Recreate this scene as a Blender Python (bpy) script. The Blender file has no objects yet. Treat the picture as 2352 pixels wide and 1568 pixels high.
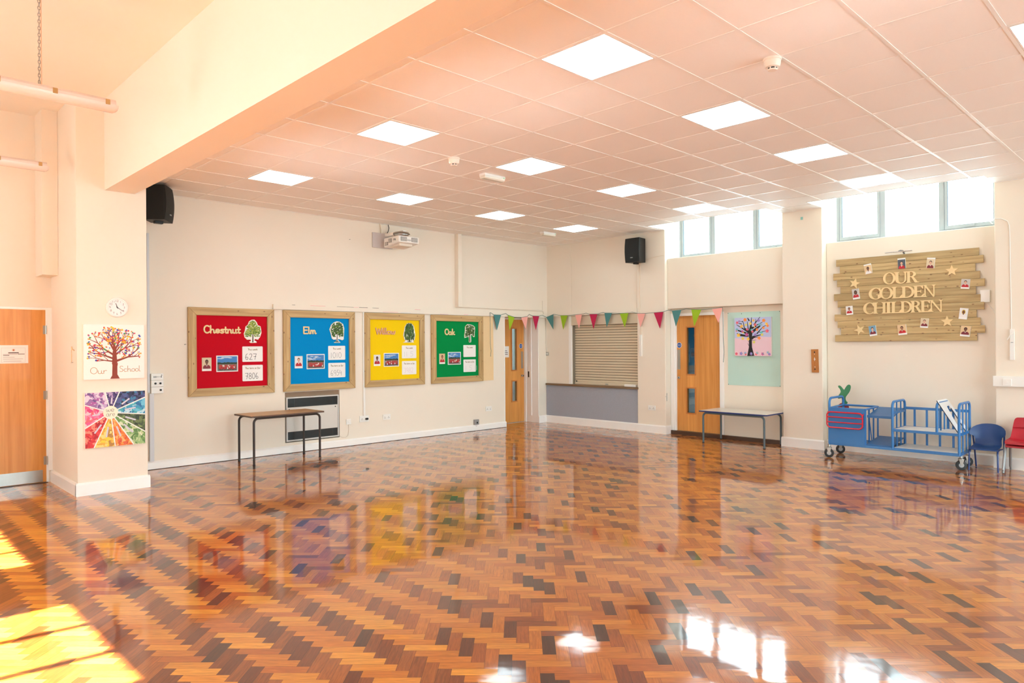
import bpy, math, random
from mathutils import Vector, Matrix
random.seed(7)
SC = bpy.context.scene
COL = SC.collection
R = math.radians

# ------------------------------------------------------------------ camera, sky, sun, exposure
cam_d = bpy.data.cameras.new('camera')
cam = bpy.data.objects.new('camera', cam_d)
COL.objects.link(cam)
cam.location = (0, 0, 1.5884)
YAW, ROLL = 0.7961, -0.0064
fw = Vector((math.cos(YAW), math.sin(YAW), 0))
r0 = Vector((math.sin(YAW), -math.cos(YAW), 0))
u0 = Vector((0, 0, 1))
rt = r0 * math.cos(ROLL) + u0 * math.sin(ROLL)
up = u0 * math.cos(ROLL) - r0 * math.sin(ROLL)
cam.rotation_euler = Matrix((rt, up, -fw)).transposed().to_euler()
cam_d.sensor_width = 36
cam_d.lens = 36 * 1607.89 / 2352
cam_d.shift_y = 7.58 / 2352
cam_d.clip_start = 0.05
SC.camera = cam

SC.view_settings.view_transform = 'Standard'
SC.view_settings.look = 'None'
SC.view_settings.gamma = 1
SC.view_settings.use_curve_mapping = False
SC.view_settings.exposure = 0.78

SKY, SUN, PANEL = 7.0, 66.0, 5.0
world = bpy.data.worlds.new('sky')
SC.world = world
world.use_nodes = True
bg = world.node_tree.nodes['Background']
bg.inputs[0].default_value = (0.72, 0.93, 1.0, 1)
bg.inputs[1].default_value = SKY

sun_d = bpy.data.lights.new('sun', 'SUN')
sun_d.energy = SUN
sun_d.angle = R(0.6)
sun_d.color = (1.0, 0.98, 0.97)
sun = bpy.data.objects.new('sun', sun_d)
COL.objects.link(sun)
EL = R(43)
sdir = Vector((math.cos(EL) * 0.995, -math.cos(EL) * 0.10, -math.sin(EL)))
sun.rotation_euler = sdir.to_track_quat('-Z', 'Y').to_euler()

SC.cycles.use_denoising = True
SC.cycles.max_bounces = 12
SC.cycles.diffuse_bounces = 6
SC.cycles.glossy_bounces = 4
SC.cycles.transparent_max_bounces = 12
SC.cycles.caustics_reflective = True
SC.cycles.blur_glossy = 0.2195
SC.cycles.sample_clamp_indirect = 3000

XW, XB, YA, ZC, ZH = -1.95, 10.541, 9.764, 3.594, 4.30     # left wall, right wall, back wall, tiled ceiling, high ceiling
LEFT_WINDOWS = [(6.4, 8.0), (3.9, 5.4), (1.4, 2.9)]
SILL, HEAD = 1.35, 3.03
FILL_WINDOWS = [(2.9, 5.3), (5.5, 7.9), (8.1, 10.4)]  # unseen windows behind the camera, added to brighten the hall
FSILL, FHEAD = 0.6, 3.3

def portal(loc, rot, sx, sy):
    d = bpy.data.lights.new('window_portal', 'AREA')
    d.shape = 'RECTANGLE'; d.size = sx; d.size_y = sy
    d.cycles.is_portal = True
    o = bpy.data.objects.new('window_portal', d)
    o.location = loc; o.rotation_euler = rot
    COL.objects.link(o)
for a, b in LEFT_WINDOWS:
    portal((XW - .24, (a + b) / 2, (SILL + HEAD) / 2), (0, R(-90), 0), HEAD - SILL, b - a)
for a, b in FILL_WINDOWS:
    portal(((a + b) / 2, -5.24, (FSILL + FHEAD) / 2), (R(90), 0, 0), b - a, FHEAD - FSILL)
for a, b in ((4.80, 6.91), (2.05, 4.19)):
    portal((XB + .46, (a + b) / 2, 3.53), (0, R(90), 0), .9, b - a)

# ------------------------------------------------------------------ materials
def s2l(c):
    return tuple(((v / 255) / 12.92 if v / 255 <= .04045 else ((v / 255 + .055) / 1.055) ** 2.4) for v in c)

MATS = {}
def mat(name, rgb, rough=.6, var=0.0, scale=8, bump=0.0, metal=0.0, coat=0.0, spec=.5, stretch=None, emit=0, coatr=.05):
    if name in MATS: return MATS[name]
    m = bpy.data.materials.new(name); m.use_nodes = True
    nt = m.node_tree; b = nt.nodes['Principled BSDF']
    lin = s2l(rgb) + (1,)
    b.inputs['Base Color'].default_value = lin
    b.inputs['Roughness'].default_value = rough
    b.inputs['Metallic'].default_value = metal
    b.inputs['Coat Weight'].default_value = coat
    b.inputs['Coat Roughness'].default_value = coatr
    b.inputs['Specular IOR Level'].default_value = spec
    if emit:
        b.inputs['Emission Color'].default_value = (.80, .95, 1, 1)
        b.inputs['Emission Strength'].default_value = emit
    if var or bump:
        tc = nt.nodes.new('ShaderNodeTexCoord')
        mp = nt.nodes.new('ShaderNodeMapping')
        if stretch: mp.inputs['Scale'].default_value = stretch
        nz = nt.nodes.new('ShaderNodeTexNoise')
        nz.inputs['Scale'].default_value = scale; nz.inputs['Detail'].default_value = 4
        nt.links.new(tc.outputs['Object'], mp.inputs[0]); nt.links.new(mp.outputs[0], nz.inputs['Vector'])
        if var:
            mx = nt.nodes.new('ShaderNodeMix'); mx.data_type = 'RGBA'
            mx.inputs[6].default_value = tuple(min(1, c * (1 + var)) for c in lin[:3]) + (1,)
            mx.inputs[7].default_value = tuple(c * (1 - var) for c in lin[:3]) + (1,)
            nt.links.new(nz.outputs['Fac'], mx.inputs[0]); nt.links.new(mx.outputs[2], b.inputs['Base Color'])
        if bump:
            bp = nt.nodes.new('ShaderNodeBump'); bp.inputs['Strength'].default_value = bump
            bp.inputs['Distance'].default_value = .01
            nt.links.new(nz.outputs['Fac'], bp.inputs['Height']); nt.links.new(bp.outputs[0], b.inputs['Normal'])
    MATS[name] = m
    return m

def wood(name, light, dark, knot, axis, rough=.55, knots=True, fine=30, coat=0.0):
    """Straight-grained board: noise stretched along AXIS (0, 1 or 2) with dark knots."""
    if name in MATS: return MATS[name]
    m = bpy.data.materials.new(name); m.use_nodes = True
    nt = m.node_tree; N = nt.nodes.new; L = nt.links.new; b = nt.nodes['Principled BSDF']
    b.inputs['Roughness'].default_value = rough
    b.inputs['Coat Weight'].default_value = coat
    tc = N('ShaderNodeTexCoord'); geo = N('ShaderNodeNewGeometry')
    off = N('ShaderNodeVectorMath'); off.operation = 'SCALE'; off.inputs[0].default_value = (7, 3, 5)
    L(geo.outputs['Random Per Island'], off.inputs['Scale'])
    add = N('ShaderNodeVectorMath'); L(tc.outputs['Object'], add.inputs[0]); L(off.outputs[0], add.inputs[1])
    mp = N('ShaderNodeMapping'); sc = [fine, fine, fine]; sc[axis] = fine * .05
    mp.inputs['Scale'].default_value = sc
    L(add.outputs[0], mp.inputs[0])
    nz = N('ShaderNodeTexNoise'); nz.inputs['Scale'].default_value = 1.0; nz.inputs['Detail'].default_value = 5; nz.inputs['Distortion'].default_value = .6
    L(mp.outputs[0], nz.inputs['Vector'])
    rp = N('ShaderNodeValToRGB')
    rp.color_ramp.elements[0].position = .3; rp.color_ramp.elements[1].position = .7
    rp.color_ramp.elements[0].color = s2l(dark) + (1,); rp.color_ramp.elements[1].color = s2l(light) + (1,)
    L(nz.outputs['Fac'], rp.inputs[0])
    hv = N('ShaderNodeHueSaturation')
    mr = N('ShaderNodeMapRange'); mr.inputs[3].default_value = .86; mr.inputs[4].default_value = 1.1
    L(geo.outputs['Random Per Island'], mr.inputs[0]); L(mr.outputs[0], hv.inputs['Value'])
    L(rp.outputs[0], hv.inputs['Color'])
    out = hv.outputs[0]
    if knots:
        mk = N('ShaderNodeMapping'); ks = [17, 17, 17]; ks[axis] = 8
        mk.inputs['Scale'].default_value = ks
        L(add.outputs[0], mk.inputs[0])
        vo = N('ShaderNodeTexVoronoi'); vo.inputs['Scale'].default_value = 1.0
        L(mk.outputs[0], vo.inputs['Vector'])
        kr = N('ShaderNodeValToRGB')
        kr.color_ramp.elements[0].position = .06; kr.color_ramp.elements[1].position = .16
        kr.color_ramp.elements[0].color = (1, 1, 1, 1); kr.color_ramp.elements[1].color = (0, 0, 0, 1)
        L(vo.outputs['Distance'], kr.inputs[0])
        mx = N('ShaderNodeMix'); mx.data_type = 'RGBA'
        L(kr.outputs[0], mx.inputs[0]); L(out, mx.inputs[6]); mx.inputs[7].default_value = s2l(knot) + (1,)
        out = mx.outputs[2]
    L(out, b.inputs['Base Color'])
    MATS[name] = m
    return m

def glass_mat(name, tint=(1, 1, 1), gl=.07, rough=0.0):
    if name in MATS: return MATS[name]
    m = bpy.data.materials.new(name); m.use_nodes = True
    nt = m.node_tree; nt.nodes.remove(nt.nodes['Principled BSDF'])
    tr = nt.nodes.new('ShaderNodeBsdfTransparent'); tr.inputs[0].default_value = tint + (1,)
    g = nt.nodes.new('ShaderNodeBsdfGlossy'); g.inputs['Roughness'].default_value = rough
    mx = nt.nodes.new('ShaderNodeMixShader'); mx.inputs[0].default_value = gl
    nt.links.new(tr.outputs[0], mx.inputs[1]); nt.links.new(g.outputs[0], mx.inputs[2])
    nt.links.new(mx.outputs[0], nt.nodes['Material Output'].inputs['Surface'])
    MATS[name] = m
    return m

CREAM = mat('cream_wall_paint', (236, 226, 210), .75, var=.02, scale=1.6, bump=.04)
WHITEP = mat('white_gloss_paint', (244, 242, 238), .3)
WHITEC = mat('white_ceiling_paint', (240, 231, 218), .85)
TILE = mat('ceiling_tile', (247, 243, 238), .62, var=.015, scale=60, bump=.02, spec=.4)
TEE = mat('ceiling_grid_metal', (244, 240, 235), .28)
PLAST = mat('white_plastic', (238, 236, 230), .35)
GREYP = mat('grey_plastic', (150, 150, 150), .45)
BLACKP = mat('black_plastic', (16, 16, 17), .5)
STEEL = mat('brushed_steel', (180, 178, 172), .32, metal=1.0, var=.05, scale=40, stretch=(1, 40, 1))
CHROME = mat('chrome', (215, 215, 215), .15, metal=1.0)
DARKSLAB = mat('dark_slab', (40, 24, 14), .6)
DARKWOOD = mat('dark_stained_wood', (74, 48, 32), .4, var=.2, scale=20, stretch=(1, .1, 1), coat=.3)
DOORWOOD = wood('oak_veneer', (226, 160, 84), (205, 136, 62), (150, 90, 40), 2, rough=.42, knots=False, fine=22, coat=.06)
BEAD = mat('door_bead_wood', (196, 122, 60), .4, var=.08, scale=20)
GLASS = glass_mat('clear_glass')
SMOKED = glass_mat('vision_glass', (.62, .68, .68), .10, .02)
REEDED = glass_mat('misty_glass', (.55, .58, .55), .22, .25)
PINE_H = wood('treated_pine_rail', (206, 174, 122), (172, 138, 88), (112, 74, 44), 0)
PINE_V = wood('treated_pine_stile', (204, 172, 120), (170, 136, 86), (112, 74, 44), 2)
PLANK = wood('treated_pine_plank', (202, 176, 126), (166, 138, 90), (116, 78, 46), 1)
PLY = mat('pale_plywood', (234, 206, 152), .5, var=.06, scale=14)
PAPER = mat('white_paper', (240, 238, 234), .6)
INK = mat('black_ink', (30, 28, 30), .6)

# ------------------------------------------------------------------ mesh building
ROOTM = {}
class Fr:
    """A flat working frame: u to the right, v up, n out of the surface."""
    def __init__(s, O, U, V=(0, 0, 1), N=None, ang=0):
        s.O = Vector(O); U = Vector(U).normalized(); V = Vector(V).normalized()
        s.N = Vector(N) if N is not None else U.cross(V)
        c, k = math.cos(ang), math.sin(ang)
        s.U = U * c + V * k; s.V = V * c - U * k
    def p(s, u, v, n=0): return s.O + s.U * u + s.V * v + s.N * n
def back(x, z, d=0, ang=0): return Fr((x, YA - d, z), (1, 0, 0), N=(0, -1, 0), ang=ang)
def right(y, z, d=0, ang=0): return Fr((XB - d, y, z), (0, -1, 0), N=(-1, 0, 0), ang=ang)

def ell(cx, cy, rx, ry, n=16, a0=0, a1=360):
    return [(cx + rx * math.cos(R(a0 + (a1 - a0) * i / n)), cy + ry * math.sin(R(a0 + (a1 - a0) * i / n))) for i in range(n if abs(a1 - a0) == 360 else n + 1)]
def rect(x0, y0, x1, y1): return [(x0, y0), (x1, y0), (x1, y1), (x0, y1)]
def rrect(x0, y0, x1, y1, r, n=4):
    o = []
    for cx, cy, a in ((x1 - r, y0 + r, -90), (x1 - r, y1 - r, 0), (x0 + r, y1 - r, 90), (x0 + r, y0 + r, 180)):
        o += [(cx + r * math.cos(R(a + 90 * i / n)), cy + r * math.sin(R(a + 90 * i / n))) for i in range(n + 1)]
    return o
def star(r, n=5, inner=.42, rot=90):
    return [((r if i % 2 == 0 else r * inner) * math.cos(R(rot + 180 * i / n)), (r if i % 2 == 0 else r * inner) * math.sin(R(rot + 180 * i / n))) for i in range(2 * n)]

def chaikin(P, n=2):
    for _ in range(n):
        P = [q for a, b in zip(P, P[1:] + P[:1]) for q in ((a[0] * .75 + b[0] * .25, a[1] * .75 + b[1] * .25), (a[0] * .25 + b[0] * .75, a[1] * .25 + b[1] * .75))]
    return P

class MB:
    def __init__(s): s.v = []; s.f = []; s.m = []; s.cur = 0; s.k = 0
    def add(s, vs, fs):
        k = len(s.v); s.v += [Vector(v) for v in vs]
        s.f += [tuple(k + i for i in f) for f in fs]; s.m += [s.cur] * len(fs)
    def mi(s, i): s.cur = i; return s
    def box(s, x0, x1, y0, y1, z0, z1):
        s.k = (s.k + 1) % 11; e = s.k * 2e-5; x0 -= e; x1 += e; y0 -= e; y1 += e; z0 -= e; z1 += e
        s.add([(x0, y0, z0), (x1, y0, z0), (x1, y1, z0), (x0, y1, z0), (x0, y0, z1), (x1, y0, z1), (x1, y1, z1), (x0, y1, z1)],
              [(0, 3, 2, 1), (4, 5, 6, 7), (0, 1, 5, 4), (1, 2, 6, 5), (2, 3, 7, 6), (3, 0, 4, 7)]); return s
    def fbox(s, F, u0, u1, v0, v1, n0, n1): return s.prism(F, rect(u0, v0, u1, v1), n0, n1)
    def prism(s, F, pts, n0, n1):
        s.k = (s.k + 1) % 11; n1 += s.k * 3e-5 * (1 if n1 > n0 else -1)      # keeps overlapping pieces from lying in one plane
        a = sum(pts[i][0] * pts[(i + 1) % len(pts)][1] - pts[(i + 1) % len(pts)][0] * pts[i][1] for i in range(len(pts)))
        if (a < 0) ^ (F.U.cross(F.V).dot(F.N) < 0): pts = pts[::-1]
        n = len(pts)
        s.add([F.p(u, v, n0) for u, v in pts] + [F.p(u, v, n1) for u, v in pts],
              [tuple(range(n))[::-1], tuple(range(n, 2 * n))] + [(i, (i + 1) % n, n + (i + 1) % n, n + i) for i in range(n)]); return s
    def ring(s, F, outer, inner, n0, n1, closed=True):
        s.k = (s.k + 1) % 11; n1 += s.k * 3e-5 * (1 if n1 > n0 else -1)
        n = len(outer); k = n if closed else n - 1
        vs = [F.p(u, v, n0) for u, v in outer] + [F.p(u, v, n0) for u, v in inner] + [F.p(u, v, n1) for u, v in outer] + [F.p(u, v, n1) for u, v in inner]
        fs = []
        for i in range(k):
            j = (i + 1) % n
            fs += [(2 * n + i, 2 * n + j, 3 * n + j, 3 * n + i), (i, n + i, n + j, j), (i, j, 2 * n + j, 2 * n + i), (n + i, 3 * n + i, 3 * n + j, n + j)]
        if not closed: fs += [(0, 2 * n, 3 * n, n), (n - 1, 2 * n - 1, 4 * n - 1, 3 * n - 1)]
        s.add(vs, fs); return s
    def stroke(s, F, lines, w, n0, n1, cap=8):
        for ln in lines:
            for a, b in zip(ln, ln[1:]):
                d = Vector((b[0] - a[0], b[1] - a[1])); L = d.length
                if L < 1e-7: continue
                q = Vector((-d.y, d.x)) * (w / 2 / L)
                s.prism(F, [(a[0] + q.x, a[1] + q.y), (a[0] - q.x, a[1] - q.y), (b[0] - q.x, b[1] - q.y), (b[0] + q.x, b[1] + q.y)], n0, n1)
            if cap:
                for a in ln: s.prism(F, ell(a[0], a[1], w / 2, w / 2, cap), n0, n1)
        return s
    def taper(s, F, a, b, wa, wb, n0, n1):
        d = Vector((b[0] - a[0], b[1] - a[1])); q = Vector((-d.y, d.x)).normalized()
        s.prism(F, [(a[0] + q.x * wa / 2, a[1] + q.y * wa / 2), (a[0] - q.x * wa / 2, a[1] - q.y * wa / 2), (b[0] - q.x * wb / 2, b[1] - q.y * wb / 2), (b[0] + q.x * wb / 2, b[1] + q.y * wb / 2)], n0, n1); return s
    def tube(s, pts, r, n=10, closed=False, sq=False):
        pts = [Vector(p) for p in pts]; k = len(pts)
        if sq: n = 4
        prev = None; rings = []
        for i, p in enumerate(pts):
            if closed: t = (pts[(i + 1) % k] - pts[i - 1])
            else: t = (pts[min(i + 1, k - 1)] - pts[max(i - 1, 0)])
            t.normalize()
            if prev is None:
                h = Vector((0, 0, 1)) if abs(t.z) < .9 else Vector((1, 0, 0))
                a = t.cross(h).normalized()
            else:
                a = (prev - t * prev.dot(t)).normalized()
            prev = a; b = t.cross(a)
            rr = r[i] if isinstance(r, (list, tuple)) else r
            o = math.pi / 4 if sq else 0; kk = rr * (1.414 if sq else 1)
            rings.append([p + (a * math.cos(o + 2 * math.pi * j / n) + b * math.sin(o + 2 * math.pi * j / n)) * kk for j in range(n)])
        vs = [v for g in rings for v in g]; fs = []
        for i in range(k if closed else k - 1):
            i2 = (i + 1) % k
            fs += [(i * n + j, i * n + (j + 1) % n, i2 * n + (j + 1) % n, i2 * n + j) for j in range(n)]
        if not closed: fs += [tuple(range(n))[::-1], tuple((k - 1) * n + j for j in range(n))]
        s.add(vs, fs); return s
    def lathe(s, O, ax, prof, n=24):
        """prof: (radius, distance along AX) pairs from O."""
        ax = Vector(ax).normalized(); h = Vector((0, 0, 1)) if abs(ax.z) < .9 else Vector((1, 0, 0))
        a = ax.cross(h).normalized(); b = ax.cross(a); O = Vector(O); k = len(prof)
        vs = [O + ax * d + (a * math.cos(2 * math.pi * j / n) + b * math.sin(2 * math.pi * j / n)) * r for r, d in prof for j in range(n)]
        fs = [(i * n + j, i * n + (j + 1) % n, (i + 1) * n + (j + 1) % n, (i + 1) * n + j) for i in range(k - 1) for j in range(n)]
        fs += [tuple(range(n))[::-1], tuple((k - 1) * n + j for j in range(n))]
        s.add(vs, fs); return s
    def build(s, name, mats, parent=None, smooth=False, bevel=0, label=None, cat=None, group=None, kind=None):
        if not isinstance(mats, (list, tuple)): mats = [mats]
        me = bpy.data.meshes.new(name)
        o = bpy.data.objects.new(name, me)
        if parent is None:
            lo = [min(v[i] for v in s.v) for i in range(3)]; hi = [max(v[i] for v in s.v) for i in range(3)]
            M = Matrix.Translation(((lo[0] + hi[0]) / 2, (lo[1] + hi[1]) / 2, lo[2]))
            o.location = M.translation
        else: M = ROOTM[parent.name]
        ROOTM[o.name] = M; inv = M.inverted()
        me.from_pydata([inv @ v for v in s.v], [], s.f)
        for m in mats: me.materials.append(m)
        me.polygons.foreach_set('material_index', s.m)
        if smooth:
            me.polygons.foreach_set('use_smooth', [True] * len(s.f)); me.set_sharp_from_angle(angle=R(38))
        me.update()
        if bevel:
            b = o.modifiers.new('soft_edge', 'BEVEL'); b.width = bevel; b.segments = 2; b.limit_method = 'ANGLE'
        o.parent = parent
        COL.objects.link(o)
        return tag(o, label, cat, group, kind)

def tag(o, label=None, cat=None, group=None, kind=None):
    for k, v in (('label', label), ('category', cat), ('group', group), ('kind', kind)):
        if v: o[k] = v
    return o
def thing(name, loc, label, cat, group=None, kind=None):
    o = bpy.data.objects.new(name, None); o.location = loc; o.empty_display_size = .1
    COL.objects.link(o); ROOTM[o.name] = Matrix.Translation(loc)
    return tag(o, label, cat, group, kind)
def struct(name, mb, m, parent=None, **k): return mb.build(name, m, parent, kind='structure', **k)

def arc3(c, a, b, r, a0, a1, n=6):
    c, a, b = Vector(c), Vector(a), Vector(b)
    return [c + (a * math.cos(R(a0 + (a1 - a0) * i / n)) + b * math.sin(R(a0 + (a1 - a0) * i / n))) * r for i in range(n + 1)]

# ------------------------------------------------------------------ floor (herringbone wood blocks)
def build_floor():
    Lb, Wb = .226, .0685
    u = Vector((math.sin(math.pi / 4), -math.cos(math.pi / 4))); v = Vector((u.y * -1, u.x))
    O = Vector((2.506, 2.767))
    x0, x1, y0, y1 = -2.25, 10.98, -5.1, 10.24
    vs, fs, uvs, tone, cols = [], [], [], [], []
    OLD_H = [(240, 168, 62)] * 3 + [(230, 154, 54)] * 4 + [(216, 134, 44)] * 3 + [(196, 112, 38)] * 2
    OLD_V = [(152, 84, 36)] * 3 + [(136, 72, 32)] * 3 + [(116, 58, 28)] * 2 + [(174, 100, 40)] * 2 + [(84, 44, 26)]  # turned blocks picked darker: sheen along the grain put into the colour
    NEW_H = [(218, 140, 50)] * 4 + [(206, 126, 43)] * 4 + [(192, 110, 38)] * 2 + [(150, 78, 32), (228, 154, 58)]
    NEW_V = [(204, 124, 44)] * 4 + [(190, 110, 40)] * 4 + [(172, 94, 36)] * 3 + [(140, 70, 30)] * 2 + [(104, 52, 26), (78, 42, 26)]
    def block(a, b, w, h, turned, band):
        cx = O + u * (a + w / 2) + v * (b + h / 2)
        if not (x0 < cx.x < x1 and y0 < cx.y < y1): return
        k = len(vs); zz = [random.uniform(-.00016, .00016) for _ in range(4)]; zz[3] = zz[0] - zz[1] + zz[2]
        for (da, db), z in zip(((0, 0), (w, 0), (w, h), (0, h)), zz):
            p = O + u * (a + da) + v * (b + db); vs.append((p.x, p.y, z))
        fs.append((k, k + 1, k + 2, k + 3))
        q = [(0, 0), (Lb, 0), (Lb, Wb), (0, Wb)]
        if turned: q = [(0, 0), (0, Wb), (Lb, Wb), (Lb, 0)]
        uvs.extend(q)
        tone.append(random.random())
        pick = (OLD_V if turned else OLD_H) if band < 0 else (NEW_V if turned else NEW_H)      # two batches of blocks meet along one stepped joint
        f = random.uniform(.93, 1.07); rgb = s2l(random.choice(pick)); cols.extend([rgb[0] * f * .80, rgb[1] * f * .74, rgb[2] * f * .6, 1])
    n = 170
    for i in range(-n, n):
        for j in range(-45, 45):
            # staircase k=i, band j : translate by i*(W,-W) + j*(L,L)
            a, b = i * Wb + j * Lb, -i * Wb + j * Lb
            block(a, b - Wb, Lb, Wb, False, j)
            block(a - Wb, b - Lb, Wb, Lb, True, j)
    me = bpy.data.meshes.new('floor')
    me.from_pydata(vs, [], fs)
    uv = me.uv_layers.new(name='block'); uv.data.foreach_set('uv', [c for p in uvs for c in p])
    at = me.attributes.new('tone', 'FLOAT', 'FACE'); at.data.foreach_set('value', tone)
    ca = me.attributes.new('wood_colour', 'FLOAT_COLOR', 'FACE'); ca.data.foreach_set('color', cols)
    o = bpy.data.objects.new('floor', me); COL.objects.link(o); tag(o, kind='structure')
    m = bpy.data.materials.new('herringbone_wood'); m.use_nodes = True
    nt = m.node_tree; N = nt.nodes.new; L = nt.links.new; b = nt.nodes['Principled BSDF']
    ta = N('ShaderNodeAttribute'); ta.attribute_name = 'tone'
    rp = N('ShaderNodeAttribute'); rp.attribute_name = 'wood_colour'
    uvn = N('ShaderNodeUVMap'); uvn.uv_map = 'block'
    # grain
    off = N('ShaderNodeVectorMath'); off.operation = 'SCALE'; off.inputs[0].default_value = (311, 173, 71); L(ta.outputs['Fac'], off.inputs['Scale'])
    add = N('ShaderNodeVectorMath'); L(uvn.outputs[0], add.inputs[0]); L(off.outputs[0], add.inputs[1])
    mp = N('ShaderNodeMapping'); mp.inputs['Scale'].default_value = (9, 110, 1); L(add.outputs[0], mp.inputs[0])
    nz = N('ShaderNodeTexNoise'); nz.inputs['Scale'].default_value = 1; nz.inputs['Detail'].default_value = 4; nz.inputs['Distortion'].default_value = .8
    L(mp.outputs[0], nz.inputs['Vector'])
    gr = N('ShaderNodeMapRange'); gr.inputs[1].default_value = .3; gr.inputs[2].default_value = .72; gr.inputs[3].default_value = .74; gr.inputs[4].default_value = 1.2
    L(nz.outputs['Fac'], gr.inputs[0])
    mul = N('ShaderNodeVectorMath'); mul.operation = 'SCALE'; L(rp.outputs[0], mul.inputs[0]); L(gr.outputs[0], mul.inputs['Scale'])
    # joints
    sx = N('ShaderNodeSeparateXYZ'); L(uvn.outputs[0], sx.inputs[0])
    def edge(out, size):
        s1 = N('ShaderNodeMath'); s1.operation = 'SUBTRACT'; s1.inputs[0].default_value = size; L(out, s1.inputs[1])
        mn = N('ShaderNodeMath'); mn.operation = 'MINIMUM'; L(out, mn.inputs[0]); L(s1.outputs[0], mn.inputs[1]); return mn.outputs[0]
    mn = N('ShaderNodeMath'); mn.operation = 'MINIMUM'; L(edge(sx.outputs[0], Lb), mn.inputs[0]); L(edge(sx.outputs[1], Wb), mn.inputs[1])
    jr = N('ShaderNodeMapRange'); jr.inputs[1].default_value = .0004; jr.inputs[2].default_value = .0014; jr.inputs[3].default_value = .35; jr.inputs[4].default_value = 1
    L(mn.outputs[0], jr.inputs[0])
    mul2 = N('ShaderNodeVectorMath'); mul2.operation = 'SCALE'; L(mul.outputs[0], mul2.inputs[0]); L(jr.outputs[0], mul2.inputs['Scale'])
    L(mul2.outputs[0], b.inputs['Base Color'])
    b.inputs['Roughness'].default_value = .38
    b.inputs['Coat Weight'].default_value = 1.0
    b.inputs['Coat Roughness'].default_value = .045
    b.inputs['Coat IOR'].default_value = 1.5
    b.inputs['Specular IOR Level'].default_value = .12
    # worn, slightly wavy varnish
    tc = N('ShaderNodeTexCoord')
    wn = N('ShaderNodeTexNoise'); wn.inputs['Scale'].default_value = 2.6; wn.inputs['Detail'].default_value = 3; L(tc.outputs['Object'], wn.inputs['Vector'])
    sn = N('ShaderNodeTexNoise'); sn.inputs['Scale'].default_value = 160; sn.inputs['Detail'].default_value = 2; L(tc.outputs['Object'], sn.inputs['Vector'])
    hm = N('ShaderNodeMath'); hm.operation = 'MULTIPLY_ADD'; hm.inputs[1].default_value = .004; L(sn.outputs['Fac'], hm.inputs[0]); L(wn.outputs['Fac'], hm.inputs[2])
    bp = N('ShaderNodeBump'); bp.inputs['Strength'].default_value = .25; bp.inputs['Distance'].default_value = .006
    L(hm.outputs[0], bp.inputs['Height']); L(bp.outputs[0], b.inputs['Coat Normal'])
    cr2 = N('ShaderNodeMapRange'); cr2.inputs[1].default_value = .35; cr2.inputs[2].default_value = .75; cr2.inputs[3].default_value = .035; cr2.inputs[4].default_value = .13
    wn2 = N('ShaderNodeTexNoise'); wn2.inputs['Scale'].default_value = .9; wn2.inputs['Detail'].default_value = 5; L(tc.outputs['Object'], wn2.inputs['Vector'])
    L(wn2.outputs['Fac'], cr2.inputs[0]); L(cr2.outputs[0], b.inputs['Coat Roughness'])
    me.materials.append(m)
    return o
floor = build_floor()
ROOTM['floor'] = Matrix.Identity(4)
mb = MB()
for x0, x1, y0, y1 in ((9.775, 10.375, 3.43, 3.945), (9.93, 10.40, 7.55, 8.35)):
    for a in ((x0, x0 + .007, y0, y1), (x1 - .007, x1, y0, y1), (x0, x1, y0, y0 + .007), (x0, x1, y1 - .007, y1)):
        mb.box(*a, -.001, .0007)
struct('floor_hatch_edge', mb, DARKSLAB, floor)
struct('floor_slab', MB().box(-2.6, 11.3, -5.4, 10.6, -.2, -.004), DARKSLAB)

# ------------------------------------------------------------------ walls
# back wall with the heater niche and the corner doorway
NX0, NX1, NZ0, NZ1 = 4.845, 5.755, .155, .902
for bx in ((2.48, NX0, YA, YA + .25, 0, 2.13), (NX1, 9.36, YA, YA + .25, 0, 2.13), (NX0, NX1, YA, YA + .25, 0, NZ0), (NX0, NX1, YA, YA + .25, NZ1, 2.13), (NX0, NX1, YA + .09, YA + .25, NZ0, NZ1),
           (2.48, 11.0, YA, YA + .25, 2.13, 3.7), (9.16, 9.36, YA + .25, 10.30, 0, 2.13), (10.345, 11.0, YA + .03, 10.30, 0, 2.13), (9.16, 11.0, YA + .25, 10.30, 2.13, 2.35)):
    struct('wall_back', MB().box(*bx), CREAM)
W = MB()      # left part of the back wall with the doorway
W.box(XW - .2, .93, YA, YA + .25, 0, 4.4); W.box(1.86, 2.6, YA, YA + .25, 0, 4.4); W.box(.93, 1.86, YA, YA + .25, 2.045, 4.4)
W.box(.8, 2.0, YA + .3, YA + .4, 0, 2.3)
struct('wall_back_hall', W, CREAM)
W = MB().box(1.907, 2.60, 8.585, YA, 0, 4.4)
struct('wall_column', W, CREAM)
struct('wall_boxing', MB().box(1.752, 1.905, 9.40, YA - .002, 2.42, 4.4), CREAM)
struct('wall_beam', MB().box(2.18, 2.48, -5, 8.583, 3.308, 4.4), CREAM)

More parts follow.
